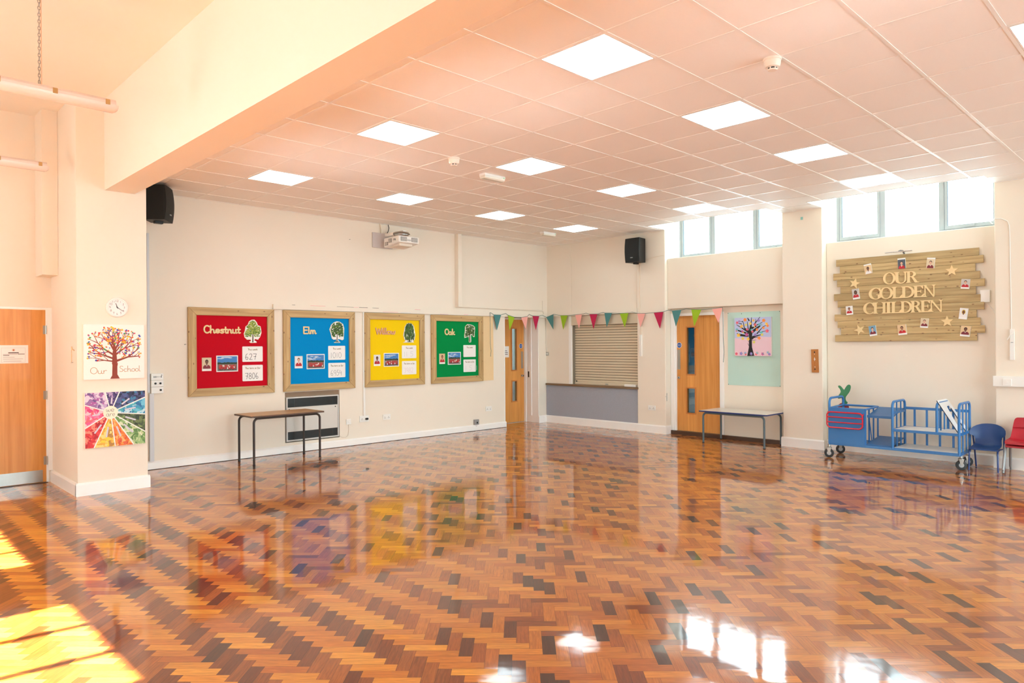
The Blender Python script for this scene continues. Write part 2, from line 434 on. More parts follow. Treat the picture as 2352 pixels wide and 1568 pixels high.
# right wall: serving hatch section, piers and two window bays
Y1, Y2, Y3, Y4, Y5, Y6 = 9.80, 7.51, 6.91, 4.80, 4.19, 2.05
S1 = XB + .03; D1 = XB + .17
for boxes in (
    [(S1, 11.0, 9.105, Y1, 0, 3.7)], [(S1, 11.0, Y2, 9.105, 0, .762)], [(S1, 11.0, Y2, 9.105, 2.15, 3.7)], [(10.74, 11.0, Y2, 9.105, .762, 2.15)],
    [(XB, 11.0, Y3, Y2, 0, 4.05)], [(XB, 11.0, Y5, Y4, 0, 4.05)], [(XB, 11.0, -5, Y6, 0, 4.05)],
    [(D1, 11.0, Y4, 5.945, 0, 2.2)], [(D1, 11.0, 6.83, Y3, 0, 2.2)], [(D1, 11.0, 5.945, 6.83, 2.09, 2.2)],
    [(XB + .07, 11.0, Y4, Y3, 2.2, 3.09)], [(D1 - .02, 11.0, Y6, Y5, 0, 3.08)], [(10.94, 11.0, Y4, Y3, 3.97, 4.05)], [(10.94, 11.0, Y6, Y5, 3.97, 4.05)]):
    W = MB()
    for bx in boxes: W.box(*bx)
    struct('wall_right', W, CREAM, bevel=.012)
W = MB()      # boxed-out head above each bay window, where the tiles stop short
for a, b in ((Y4, Y3), (Y6, Y5)):
    W.box(9.94, 10.0, a - .05, b + .05, ZC + .03, 4.05); W.box(9.94, 11.0, a - .05, b + .05, 3.99, 4.05)
    W.box(10.0, XB, a - .05, a, ZC + .03, 4.0); W.box(10.0, XB, b, b + .05, ZC + .03, 4.0)
struct('wall_window_head', W, WHITEC)

W = MB()      # left wall with tall windows (the daylight side of the hall)
ys = -5.0
for a, b in sorted(LEFT_WINDOWS):
    W.box(XW - .2, XW, ys, a, 0, 4.4); W.box(XW - .2, XW, a, b, 0, SILL); W.box(XW - .2, XW, a, b, HEAD, 4.4); ys = b
W.box(XW - .2, XW, ys, YA + .25, 0, 4.4)
struct('wall_left', W, CREAM)
W = MB(); xs = XW - .2  # unseen front wall, opened for the added fill windows
for a, b in FILL_WINDOWS:
    W.box(xs, a, -5.2, -5.0, 0, 4.4); W.box(a, b, -5.2, -5.0, 0, FSILL); W.box(a, b, -5.2, -5.0, FHEAD, 4.4); xs = b
W.box(xs, 11.0, -5.2, -5.0, 0, 4.4)
struct('wall_front', W, CREAM)

# ceilings
RECTS = [(2.45, 10.0, -5, YA), (10.0, XB, Y3, YA), (10.0, XB, Y5, Y4), (10.0, XB, -5, Y6)]
RECTS[1] = (10.0, S1 + .02, Y3, YA)
mb = MB()
for a, b, c, d in RECTS: mb.box(a, b, c, d, ZC, ZC + .03)
ceil = struct('ceiling', mb, TILE)
GX, GY = 3.5755, 2.7838
mb = MB()
for i in range(-1, 12):
    x = GX + .6 * i
    for a, b, c, d in RECTS:
        if a < x < b: mb.box(x - .012, x + .012, c, d, ZC - .003, ZC)
for j in range(-13, 12):
    y = GY + .6 * j
    for a, b, c, d in RECTS:
        if c < y < d: mb.box(a, b, y - .012, y + .012, ZC - .0035, ZC)
mb.box(2.48, XB, YA - .02, YA, ZC - .004, ZC)
for a, b, c, d in RECTS[1:]: mb.box(XB - .02, XB, c, d, ZC - .004, ZC)
for a, b in ((Y4, Y3), (Y6, Y5)):
    mb.box(9.985, 10.0, a, b, ZC - .004, ZC + .03)
struct('ceiling_grid', mb, TEE, ceil)
struct('ceiling', MB().box(XW - .2, 2.5, -5.3, YA + .25, ZH, ZH + .15), WHITEC)

# rooms glimpsed through the doors' vision panels
LOBBY = mat('lobby_paint', (150, 160, 166), .8)
mb = MB()
mb.box(11.0, 13.2, 5.0, 5.1, 0, 2.6); mb.box(11.0, 13.2, 7.5, 7.6, 0, 2.6); mb.box(11.0, 13.2, 5.0, 7.6, 2.5, 2.6)
mb.box(11.0, 13.2, 5.0, 7.6, -.1, 0)
mb.box(13.1, 13.2, 5.0, 6.9, 0, 2.6); mb.box(13.1, 13.2, 7.25, 7.6, 0, 2.6); mb.box(13.1, 13.2, 6.9, 7.25, 1.1, 2.6); mb.box(13.1, 13.2, 6.9, 7.25, .52, .60)
struct('wall_lobby', mb, LOBBY)
mb = MB()
mb.box(9.0, 9.1, 10.3, 12.0, 0, 2.5); mb.box(11.2, 11.3, 10.3, 12.0, 0, 2.5); mb.box(9.0, 11.3, 11.9, 12.0, 0, 1.0); mb.box(9.0, 11.3, 10.3, 12.0, -.1, 0)
mb.box(9.0, 11.3, 10.3, 12.0, 2.4, 2.5)
struct('wall_corridor', mb, LOBBY)

# skirting boards
def skirt_profile(mb, F, u0, u1, h, t):
    for k in range(1):
        mb.add([F.p(u0, 0, 0), F.p(u0, h, 0), F.p(u0, h, t * .45), F.p(u0, h - .02, t), F.p(u0, 0, t),
                F.p(u1, 0, 0), F.p(u1, h, 0), F.p(u1, h, t * .45), F.p(u1, h - .02, t), F.p(u1, 0, t)],
               [(0, 1, 2, 3, 4), (9, 8, 7, 6, 5), (1, 6, 7, 2), (2, 7, 8, 3), (3, 8, 9, 4), (0, 4, 9, 5), (0, 5, 6, 1)])
    return mb
SK = mat('skirting_white', (243, 241, 237), .35, var=.02, scale=5)
mb = MB(); skirt_profile(mb, back(2.60, 0), 0, 9.375 - 2.60, .11, .024)
mb.mi(1).box(2.60, 9.37, YA - .026, YA - .001, 0, .006)
struct('baseboard_back', mb, [SK, DARKSLAB])
mb = MB()
skirt_profile(mb, Fr((1.885, 8.585, 0), (1, 0, 0), N=(0, -1, 0)), 0, .735, .14, .022)
skirt_profile(mb, Fr((1.907, 8.565, 0), (0, 1, 0), N=(-1, 0, 0)), 0, 1.19, .14, .022)
skirt_profile(mb, Fr((2.60, 8.565, 0), (0, 1, 0), N=(1, 0, 0)), 0, 1.18, .14, .022)
struct('baseboard_column', mb, SK)
mb = MB()
skirt_profile(mb, Fr((S1, 9.80, 0), (0, -1, 0), N=(-1, 0, 0)), 0, 2.29, .145, .03)
skirt_profile(mb, right(Y2, 0), 0, Y2 - Y3 + .02, .145, .024)
skirt_profile(mb, Fr((XB - .02, Y3, 0), (1, 0, 0), N=(0, -1, 0)), 0, .16, .145, .022)
skirt_profile(mb, right(Y4 + .02, 0), 0, Y4 - Y5 + .04, .145, .024)
skirt_profile(mb, Fr((D1 - .02, Y5, 0), (0, -1, 0), N=(-1, 0, 0)), 0, Y5 - Y6, .145, .024)
skirt_profile(mb, right(Y6 + .02, 0), 0, 7, .145, .024)
skirt_profile(mb, Fr((10.345, YA + .03, 0), (1, 0, 0), N=(0, -1, 0)), -.02, .25, .145, .022)
struct('baseboard_right', mb, SK)
struct('baseboard_bay', MB().box(10.66, D1 + .03, Y4, Y3, -.001, .062), DARKWOOD)

# picture ledges with dusty, paint-flecked tops
FLECK = mat('pink_paint_fleck', (238, 150, 160), .7); FLECKB = mat('blue_paint_fleck', (168, 196, 214), .7); SOOT = mat('dust_mark', (70, 60, 52), .9)
mb = MB().box(4.66, 10.57, YA - .035, YA, 2.132, 2.205)
rr = random.Random(3)
for x, w, i in ((5.25, .25, 1), (5.95, .14, 1), (6.55, .3, 1), (6.9, .22, 2), (7.2, .12, 1), (7.75, .18, 1), (5.7, .3, 3), (6.1, .16, 3), (4.95, .05, 3), (8.3, .1, 1), (6.35, .12, 3)):
    z = rr.choice((2.2, 2.135, 2.142)) if i < 3 else 2.2
    mb.mi(i).box(x, x + w, YA - .0356, YA - .03, z, z + rr.uniform(.003, .006))
struct('trim_1', mb, [CREAM, FLECK, FLECKB, SOOT])
mb = MB().box(S1 - .03, S1 + .01, Y2, 9.73, 2.155, 2.225).box(9.37, 9.9, YA - .004, YA + .012, 0.06, 0.061)
struct('trim_2', mb, CREAM)
struct('trim_3', MB().box(9.345, 9.362, YA - .006, YA + .42, 0, 2.13), WHITEP)

# ------------------------------------------------------------------ windows
FRAMEM = mat('window_upvc', (168, 174, 178), .45); SEAL = mat('window_seal', (96, 108, 120), .6)
def bay_window(name, ya, yb, splits, opening):
    """ya..yb from left to right (decreasing y); splits: the two mullion centres."""
    x = 10.925; z0, z1 = 3.075, 3.97
    f = MB(); f.box(x, x + .06, yb, ya, z0, z0 + .045); f.box(x, x + .06, yb, ya, z1 - .05, z1)
    zi0, zi1 = z0 + .0449, z1 - .0499
    f.box(x, x + .06, ya - .05, ya, zi0, zi1); f.box(x, x + .06, yb, yb + .05, zi0, zi1)
    for m in splits: f.box(x, x + .06, m - .035, m + .035, zi0, zi1)
    edges = [ya - .05, splits[0] + .035, splits[0] - .035, splits[1] + .035, splits[1] - .035, yb + .05]
    root = struct(name, f, FRAMEM, bevel=.004)
    for i in range(3):
        a, b = edges[2 * i], edges[2 * i + 1]
        lo = z0 + .045
        if i in opening:
            c = MB(); w = .034
            c.box(x - .012, x + .045, b + w, a - w, lo, lo + .05); c.box(x - .012, x + .045, b + w, a - w, z1 - .09, z1 - .05)
            c.box(x - .012, x + .045, a - w, a, lo, z1 - .05); c.box(x - .012, x + .045, b, b + w, lo, z1 - .05)
            c.mi(1).box(x - .014, x - .0122, a - .004, a - .001, lo, z1 - .05)
            c.mi(1).box(x - .004, x + .03, a - w - .006, a - w, lo + .05, z1 - .09)
            struct('casement', c, [FRAMEM, SEAL], root)
            h = MB().box(x - .035, x - .01, (a + b) / 2 - .06, (a + b) / 2 + .06, lo + .014, lo + .03)
            struct('handle', h, FRAMEM, root)
            a -= w; b += w; lo += .05
        struct('pane', MB().box(x + .025, x + .031, b, a, lo, z1 - .05), GLASS, root)
    return root
bay_window('window_1', 6.86, Y4, (6.19, 5.43), (0, 2))
bay_window('window_2', 4.13, Y6, (3.48, 2.73), (0, 2))
for k, (a, b) in enumerate(LEFT_WINDOWS):
    x = XW - .16; f = MB()
    f.box(x, x + .06, a, b, SILL, SILL + .06); f.box(x, x + .06, a, b, HEAD - .06, HEAD)
    f.box(x, x + .06, a, a + .06, SILL, HEAD); f.box(x, x + .06, b - .06, b, SILL, HEAD)
    for t in (1 / 3, 2 / 3): f.box(x, x + .06, a + (b - a) * t - .03, a + (b - a) * t + .03, SILL, HEAD)
    f.box(x, x + .06, a, b, 2.35, 2.40)
    w = struct('window_%d' % (k + 3), f, FRAMEM)
    struct('pane', MB().box(x + .028, x + .032, a + .01, b - .01, SILL + .01, HEAD - .01), GLASS, w)

for k, (a, b) in enumerate(FILL_WINDOWS):  # frames and panes of the windows added for fill daylight
    y = -5.14; f = MB()
    f.box(a, b, y, y + .06, FSILL, FSILL + .06); f.box(a, b, y, y + .06, FHEAD - .06, FHEAD)
    for t in (0, 1 / 3, 2 / 3, 1): f.box(a + (b - a - .06) * t, a + (b - a - .06) * t + .06, y, y + .06, FSILL, FHEAD)
    w = struct('window_%d' % (k + 8), f, FRAMEM)
    struct('pane', MB().box(a + .01, b - .01, y + .028, y + .032, FSILL + .01, FHEAD - .01), GLASS, w)

# ------------------------------------------------------------------ lettering
def A(cx, cy, rx, ry, a0, a1, n=10): return [(cx + rx * math.cos(R(a0 + (a1 - a0) * i / n)), cy + ry * math.sin(R(a0 + (a1 - a0) * i / n))) for i in range(n + 1)]
HAND = {
 'a': ([A(.21, .25, .19, .25, 60, 420, 12), [(.40, .5), (.40, .08), (.47, 0), (.55, .05)]], .56),
 'c': ([A(.24, .25, .2, .25, 45, 320, 9)], .46),
 'e': ([[(.06, .24), (.42, .28)] + A(.24, .26, .19, .25, 10, 320, 10)], .5),
 'f': ([[(.3, .95), (.2, 1.0), (.13, .9), (.13, -.2), (.06, -.3)], [(.0, .5), (.3, .5)]], .34),
 'h': ([[(.06, 1), (.06, 0)], [(.06, .28), (.14, .44), (.24, .5), (.35, .44), (.38, .3), (.38, .07), (.45, 0), (.52, .05)]], .53),
 'i': ([[(.06, .5), (.06, .07), (.12, 0), (.2, .05)], [(.06, .72), (.06, .74)]], .22),
 'k': ([[(.06, 1), (.06, 0)], [(.36, .5), (.1, .24), (.36, .02), (.44, .05)]], .45),
 'l': ([[(.06, 1), (.06, .08), (.13, 0), (.21, .05)]], .22),
 'm': ([[(.05, .5), (.05, 0)], [(.05, .3), (.13, .47), (.22, .5), (.28, .38), (.28, 0)], [(.28, .3), (.36, .47), (.45, .5), (.52, .38), (.52, .07), (.58, 0), (.65, .05)]], .66),
 'n': ([[(.05, .5), (.05, 0)], [(.05, .28), (.14, .46), (.25, .5), (.34, .42), (.36, .3), (.36, .07), (.43, 0), (.5, .05)]], .51),
 'o': ([A(.22, .25, .2, .25, 0, 360, 14)], .46),
 'r': ([[(.05, .5), (.05, 0)], [(.05, .3), (.14, .46), (.26, .5), (.32, .46)]], .35),
 's': ([[(.34, .42), (.24, .5), (.1, .46), (.08, .36), (.16, .28), (.3, .22), (.34, .12), (.26, .01), (.12, 0), (.04, .07)]], .4),
 't': ([[(.14, .82), (.14, .08), (.21, 0), (.32, .05)], [(.0, .5), (.3, .5)]], .33),
 'u': ([[(.05, .5), (.05, .16), (.12, .02), (.24, 0), (.34, .1), (.36, .2)], [(.36, .5), (.36, .07), (.43, 0), (.5, .05)]], .51),
 'w': ([[(.04, .5), (.08, .1), (.16, 0), (.24, .08), (.28, .4)], [(.28, .4), (.32, .08), (.4, 0), (.5, .1), (.54, .5)]], .58),
 'C': ([A(.34, .5, .3, .5, 50, 315, 12)], .62), 'E': ([[(.5, 1), (.08, 1), (.08, 0), (.5, 0)], [(.08, .52), (.42, .52)]], .56),
 'O': ([A(.34, .5, .3, .5, 0, 360, 16)], .66), 'W': ([[(.02, 1), (.2, 0), (.38, .85), (.56, 0), (.76, 1)]], .78),
 'T': ([[(0, 1), (.5, 1)], [(.25, 1), (.25, 0)]], .46),
 'S': ([[(.46, .86), (.34, .98), (.16, .96), (.08, .8), (.14, .62), (.36, .46), (.46, .28), (.38, .06), (.2, 0), (.04, .1)]], .54),
 ':': ([[(.08, .04), (.08, .14)], [(.08, .36), (.08, .46)]], .2), ' ': ([], .3),
 '0': ([A(.24, .5, .2, .5, 0, 360, 16)], .56), '1': ([[(.1, .95), (.1, 0)]], .3),
 '2': ([[(.04, .8), (.14, .97), (.32, .96), (.4, .78), (.32, .5), (.04, .02), (.44, .04)]], .56),
 '4': ([[(.12, 1), (.04, .45), (.42, .45)], [(.36, .8), (.36, 0)]], .52), '5': ([[(.4, 1), (.1, 1), (.08, .6), (.28, .62), (.4, .4), (.34, .1), (.14, 0), (.04, .1)]], .5),
 '6': ([[(.3, 1), (.12, .8), (.04, .4), (.1, .08), (.26, 0), (.4, .14), (.38, .36), (.22, .46), (.06, .32)]], .56),
 '7': ([[(0, .96), (.44, .96), (.22, .0)], [(.08, .5), (.4, .5)]], .56), '8': ([A(.24, .74, .16, .24, -90, 270, 12), A(.24, .25, .2, .25, 90, 450, 12)], .56),
 '9': ([A(.22, .7, .18, .28, 0, 360, 12), [(.4, .7), (.36, 0)]], .54), '3': ([[(.06, .9), (.24, 1), (.4, .8), (.2, .55), (.42, .3), (.24, 0), (.04, .1)]], .52),
}
def write(text, x0, y0, h, width=None):
    lines, x = [], 0
    for ch in text:
        g, adv = HAND[ch]
        lines += [[(x + px, py) for px, py in ln] for ln in g]; x += adv
    sx = (width / x) if width else h
    return [[(x0 + a * sx, y0 + b * h) for a, b in ln] for ln in lines]

FONTMESH = {}
def type_text(text, F, cx, cy, h, n0, n1, mb):
    """Printed capitals in the built-in sans face, as solid letters added to MB."""
    c = bpy.data.curves.new('print', 'FONT'); c.body = text; c.size = 1; c.extrude = 0; c.resolution_u = 2
    o = bpy.data.objects.new('print', c); COL.objects.link(o)
    dg = bpy.context.evaluated_depsgraph_get(); me = o.evaluated_get(dg).to_mesh()
    vs = [(v.co.x, v.co.y) for v in me.vertices]
    if vs:
        xs = [v[0] for v in vs]; mx = (min(xs) + max(xs)) / 2
        k = h / .72
        mb.add([F.p(cx + (a - mx) * k, cy + (b - .36) * k, n1) for a, b in vs], [tuple(p.vertices) for p in me.polygons])
    w = (max(xs) - min(xs)) * h / .72 if vs else 0
    bpy.data.objects.remove(o); bpy.data.curves.remove(c)
    return w

# ------------------------------------------------------------------ class pinboards
SKIN = [mat('print_skin_%s' % n, c, .6) for n, c in (('a', (120, 78, 58)), ('b', (224, 176, 150)), ('c', (168, 112, 84)))]
HAIR = [mat('print_hair_%s' % n, c, .7) for n, c in (('a', (28, 22, 22)), ('b', (92, 60, 40)), ('c', (210, 178, 60)))]
JUMPER = mat('print_red_jumper', (190, 40, 48), .7); MAROON = mat('print_maroon_jumper', (128, 48, 58), .7); SHIRT = mat('print_white_shirt', (236, 230, 226), .7)
BGS = [mat('print_background_%s' % n, c, .6, var=.08, scale=12) for n, c in (('buff', (214, 196, 164)), ('grey', (196, 190, 184)), ('slate', (84, 92, 100)), ('blue', (120, 164, 190)), ('white', (226, 224, 222)), ('sand', (222, 190, 146)))]
LEAFPRINT = [mat('print_leaf_%d' % i, c, .7) for i, c in enumerate(((150, 164, 60), (96, 128, 44), (58, 92, 36), (176, 182, 84), (40, 70, 34)))]
TRUNKP = mat('print_trunk', (92, 72, 52), .7)

def portrait(F, w, h, bgi, skin, hair, top, caption, name, label, group, long_hair=False, thick=.006):
    """A small printed head-and-shoulders photo: board, backdrop, jumper, collar, head, hair and a blank name strip."""
    mb = MB(); ms = [PAPER, BGS[bgi], top, SHIRT, SKIN[skin], HAIR[hair], INK]
    mb.fbox(F, -w / 2, w / 2, -h / 2, h / 2, 0, thick)
    n = [thick]
    def lay(i, pts):
        mb.mi(i).prism(F, pts, n[0] - .0002, n[0] + .0004); n[0] += .0004
    b0 = -h / 2 + (.17 * h if caption == 'low' else 0); b1 = h / 2 - (.13 * h if caption == 'high' else 0)
    lay(1, rect(-w / 2 + .001, b0, w / 2 - .001, b1))
    H = b1 - b0; cy = b0 + H * .60
    if long_hair: lay(5, ell(0, cy - .02 * H, .22 * w, .25 * H, 16))
    lay(2, [(-.40 * w, b0), (.40 * w, b0), (.38 * w, b0 + .2 * H), (.24 * w, b0 + .33 * H), (0, b0 + .38 * H), (-.24 * w, b0 + .33 * H), (-.38 * w, b0 + .2 * H)])
    lay(3, [(-.13 * w, b0 + .37 * H), (0, b0 + .2 * H), (.13 * w, b0 + .37 * H)])
    lay(4, rect(-.06 * w, b0 + .28 * H, .06 * w, b0 + .45 * H))
    lay(5, ell(0, cy + .045 * H, .175 * w, .185 * H, 16))
    lay(4, ell(0, cy - .02 * H, .15 * w, .165 * H, 16))
    lay(6, rect(-.08 * w, cy, -.04 * w, cy + .018 * H)); mb.prism(F, rect(.04 * w, cy, .08 * w, cy + .018 * H), n[0] - .0005, n[0])
    mb.prism(F, rect(-.05 * w, cy - .1 * H, .05 * w, cy - .085 * H), n[0] - .0005, n[0])
    return mb.build(name, ms, label=label, cat='photo', group=group)

SKYP = mat('print_sky', (66, 130, 196), .6); CLOUDP = mat('print_cloud', (196, 212, 226), .6); HILLP = mat('print_treeline', (44, 60, 38), .7); TARP = mat('print_playground', (112, 106, 102), .7)
def team_photo(F, w, h, label, seed, cloudy):
    rr = random.Random(seed); mb = MB(); ms = [PAPER, SKYP, CLOUDP, HILLP, TARP, JUMPER, SHIRT, SKIN[2], HAIR[0]]
    mb.fbox(F, -w / 2, w / 2, -h / 2, h / 2, 0, .006); b = .013; iw, ih = w - 2 * b, h - 2 * b
    X = lambda u: -iw / 2 + u * iw
    Yv = lambda v: -ih / 2 + v * ih
    mb.mi(1).prism(F, rect(X(0), Yv(.55), X(1), Yv(1)), .0058, .0064)
    for k in range(cloudy):
        cx, cy = rr.uniform(.02, .9), rr.uniform(.64, .95); cw = rr.uniform(.08, .24)
        mb.mi(2).prism(F, [(X(min(1, max(0, u))), Yv(min(1, v))) for u, v in ell(cx, cy, cw, rr.uniform(.015, .035), 10)], .006, .0066)
    mb.mi(3).prism(F, [(X(0), Yv(.44))] + [(X(1), Yv(.44))] + [(X(1 - i / 14), Yv(.58 + rr.uniform(-.02, .03))) for i in range(15)], .006, .0068)
    mb.mi(4).prism(F, rect(X(0), Yv(0), X(1), Yv(.46)), .006, .0070)
    for row, (v, s) in enumerate(((.36, .065), (.27, .07), (.19, .075))):
        cnt = 15 - row * 2
        for k in range(cnt):
            u = .07 + .86 * (k + .5) / cnt + rr.uniform(-.012, .012); vv = v + rr.uniform(-.015, .015)
            mb.mi(8).prism(F, rect(X(u - .018), Yv(vv - .14), X(u + .018), Yv(vv - .05)), .0066, .0072 + row * .0003)
            mb.mi(5 if rr.random() < .8 else 6).prism(F, rect(X(u - .026), Yv(vv - .08), X(u + .026), Yv(vv + .04)), .0066, .0074 + row * .0003)
            mb.mi(7).prism(F, [(X(u + a * .014), Yv(vv + .075 + b2 * .034)) for a, b2 in ell(0, 0, 1, 1, 8)], .0066, .0076 + row * .0003)
    return mb.build('class_photo', ms, label=label, cat='photo', group='class photos on the pinboards')

def tree_cutout(F, w, h, shape, label, seed, cols, dens=150):
    """Printed tree mounted on card and cut round with a white margin."""
    rr = random.Random(seed); mb = MB(); ms = [PLY, PAPER, TRUNKP] + [LEAFPRINT[c] for c in cols]
    crown, tw, foot = shape
    pts = crown
    P = [(a * w, b * h) for a, b in pts]
    mb.prism(F, P, 0, .008)
    mb.mi(1).prism(F, [(a * .985, b * .985) for a, b in P], .0078, .0085)
    mb.mi(2).taper(F, (0, -.47 * h), (.01 * w, -.05 * h), tw * 1.4 * w, tw * w, .008, .0090)
    if foot: mb.mi(3 + len(cols) - 1).prism(F, [(a * w * .2, -.455 * h + b * h * .02) for a, b in ell(0, 0, 1, 1, 10)], .008, .0092)
    br = [((0, -.12), (-.22, .1)), ((0, -.08), (.22, .12)), ((0, -.02), (-.1, .26)), ((0, 0), (.1, .28)), ((0, -.05), (.3, -.02)), ((0, -.08), (-.3, -.04))]
    for a, b in br: mb.mi(2).taper(F, (a[0] * w, a[1] * h), (b[0] * w, b[1] * h), tw * .6 * w, tw * .2 * w, .008, .0089)
    cx = [p for p in pts if p[1] > -.2]
    def inside(x, y):
        c = False
        for i in range(len(pts)):
            (x1, y1), (x2, y2) = pts[i], pts[i - 1]
            if (y1 > y) != (y2 > y) and x < (x2 - x1) * (y - y1) / (y2 - y1) + x1: c = not c
        return c
    k = 0
    lo = -.22 if not foot == 'weep' else -.34
    while k < dens:
        x, y = rr.uniform(-.5, .5), rr.uniform(lo, .5)
        if not all(inside(x + dx, y + dy) for dx, dy in ((.07, 0), (-.07, 0), (0, .05), (0, -.05))): continue
        if y < -.12 and abs(x) < .1 and foot != 'weep': continue
        if foot == 'weep': sh = ell(x * w, y * h, .016 * w, rr.uniform(.05, .11) * h, 6)
        else: sh = ell(x * w, y * h, rr.uniform(.022, .05) * w, rr.uniform(.016, .034) * h, 6, rr.uniform(0, 30), 0)[:6] if False else [(x * w + a * w, y * h + b * h) for a, b in ell(0, 0, rr.uniform(.022, .05), rr.uniform(.016, .034), 6)]
        mb.mi(3 + rr.randrange(len(cols))).prism(F, sh, .008, .0092 + .0006 * rr.random()); k += 1
    return mb.build('tree_cutout', ms, label=label, cat='tree picture')

CH = [(-.12, -.5), (.22, -.49), (.2, -.43), (.09, -.4), (.12, -.33), (.3, -.36), (.42, -.24), (.5, -.06), (.48, .1), (.44, .22), (.3, .26), (.22, .4), (.1, .5), (-.06, .49), (-.2, .42), (-.28, .27), (-.4, .2), (-.44, .02), (-.5, -.1), (-.46, -.26), (-.32, -.36), (-.12, -.36), (-.1, -.42), (-.2, -.45)]
EL_ = [(-.2, -.5), (.22, -.5), (.18, -.44), (.06, -.38), (.1, -.32), (.36, -.38), (.46, -.34), (.48, -.05), (.5, .18), (.42, .38), (.2, .48), (0, .5), (-.2, .45), (-.38, .34), (-.5, .12), (-.42, -.06), (-.34, -.3), (-.22, -.36), (-.04, -.34), (-.04, -.42), (-.16, -.46)]
WI = [(-.5, -.5), (.38, -.5), (.3, -.43), (.42, -.36), (.5, -.1), (.44, .1), (.38, .34), (.22, .46), (0, .5), (-.2, .46), (-.36, .3), (-.42, .08), (-.48, -.14), (-.38, -.34), (-.32, -.44)]
OA = [(-.05, -.5), (.1, -.5), (.13, -.44), (.12, -.1), (.2, -.06), (.34, -.2), (.46, -.2), (.46, 0), (.5, .2), (.48, .36), (.3, .44), (.1, .48), (-.2, .5), (-.34, .42), (-.42, .36), (-.44, .1), (-.5, -.14), (-.48, -.26), (-.3, -.22), (-.1, -.18), (-.06, -.3), (-.08, -.44)]

def score_card(F, w, h, head, number, ink, label):
    mb = MB(); mb.prism(F, rrect(-w / 2, -h / 2, w / 2, h / 2, .012), 0, .004)
    hw = .15 if 'week' in head else .23
    mb.mi(1).stroke(F, write(head, -hw / 2 + .005, h / 2 - .055, .026, hw), .0045, .0038, .0046, 0)
    if number:
        nh = .085
        mb.mi(2).stroke(F, write(number, -w / 2 + .04, -h / 2 + .03, nh, .055 * len(number) + (.01 if len(number) < 4 else -.02)), .0055, .0038, .0046, 6)
    return mb.build('score_card', [PAPER, mat('brown_marker', (150, 122, 84), .6), ink], label=label, cat='card', group='score cards on the pinboards')

FAINT = mat('faint_pink_marker', (226, 204, 208), .6); FAINT2 = mat('faint_grey_marker', (206, 208, 212), .6); GREYINK = mat('grey_marker', (150, 150, 152), .6)
BOARDS = [
 # left edge, name, colour, title width/height box, scores, inks, tree shape...
 ('Chestnut', 'red', 3.462, (192, 14, 34), (3.666, 4.172), '627', '7806', INK, INK, (CH, .05, None), (0, 3, 1), 'pale green', (0, 0, 0, MAROON)),
 ('Elm', 'blue', 4.815, (0, 138, 204), (5.131, 5.348), '1010', '6954', GREYINK, GREYINK, (EL_, .045, 'foot'), (1, 2, 4), 'bushy green', (4, 1, 1, JUMPER)),
 ('Willow', 'yellow', 6.200, (244, 206, 18), (6.419, 6.801), '11 5', '3982', FAINT2, FAINT, (WI, .07, 'weep'), (2, 1, 4, 2), 'weeping green', (4, 0, 0, JUMPER)),
 ('Oak', 'green', 7.560, (0, 138, 68), (7.863, 8.092), '', '1 5 11', FAINT2, FAINT2, (OA, .07, None), (2, 4, 1), 'dark green', (5, 2, 0, JUMPER)),
]
for name, colour, x0, rgb, (t0, t1), n1, n2, i1, i2, shape, cols, kind, por in BOARDS:
    root = thing('pinboard', (x0 + .605, YA, .915), 'large %s felt pinboard in a knotty pine frame headed %s' % (colour, name), 'pinboard')
    felt = mat('%s_felt' % colour, rgb, .95, var=.05, scale=90, bump=.03, spec=.15)
    MB().box(x0 + .08, x0 + 1.13, YA - .014, YA - .001, .98, 2.07).build('felt_panel', felt, root)
    W_, Fh = 1.21, .108
    F = back(x0, .915)
    f = MB()
    def rail(pts, i): f.mi(i).prism(F, pts, .002, .036)
    H_ = 1.21
    g = .0012
    rail([(0, 0), (W_, 0), (W_ - Fh, Fh), (Fh, Fh)], 0); rail([(0, H_), (Fh, H_ - Fh), (W_ - Fh, H_ - Fh), (W_, H_)], 0)
    rail([(0, g), (Fh - g, Fh), (Fh - g, H_ - Fh), (0, H_ - g)], 1); rail([(W_, g), (W_, H_ - g), (W_ - Fh + g, H_ - Fh), (W_ - Fh + g, Fh)], 1)
    f.build('frame', [PINE_H, PINE_V], root, bevel=.004)
    hh = .098
    lines = write(name, t0, 1.778, hh, t1 - t0)
    MB().stroke(back(0, 0), lines, .020, .014, .026).build('title_lettering', PLY if name != 'Willow' else mat('darker_plywood', (216, 162, 124), .5, var=.06, scale=14), root, label='plywood script word %s' % name)
    d = .0141
    tree_cutout(back(x0 + .89, 1.805, d), .26, .335, shape, '%s tree cut-out beside the word %s' % (kind, name), len(name), cols, 400 if shape[2] != 'weep' else 460)
    score_card(back(x0 + .888, 1.48, d), .298, .218, 'This week:', n1, i1, ('upper white card headed This week on the %s board' % name) + (' reading ' + n1 if name in ('Chestnut', 'Elm') else ''))
    score_card(back(x0 + .888, 1.21, d), .298, .228, 'The term so far:', n2, i2, ('lower white card headed The term so far on the %s board' % name) + (' reading ' + n2 if name in ('Chestnut', 'Elm') else ''))
    p = por
    portrait(back(x0 + .243, 1.348, d), .126, .182, p[0], p[1], p[2], p[3], 'low', 'portrait_photo', 'small portrait photo low on the %s %s board' % (colour, name), 'portraits on the pinboards')
    team_photo(back(x0 + .524, 1.352, d), .302, .226, 'landscape class group photo pinned to the %s %s board' % (colour, name), len(name) * 3, 9 if name != 'Chestnut' else 6)
# bare cream backing left beside the green board
MB().box(8.80, 9.055, YA - .006, YA, .92, 2.128).build('display_backing', mat('old_cream_panel', (236, 206, 158), .75, var=.03, scale=6), label='bare yellowed panel on the wall beside the green Oak board', cat='panel')

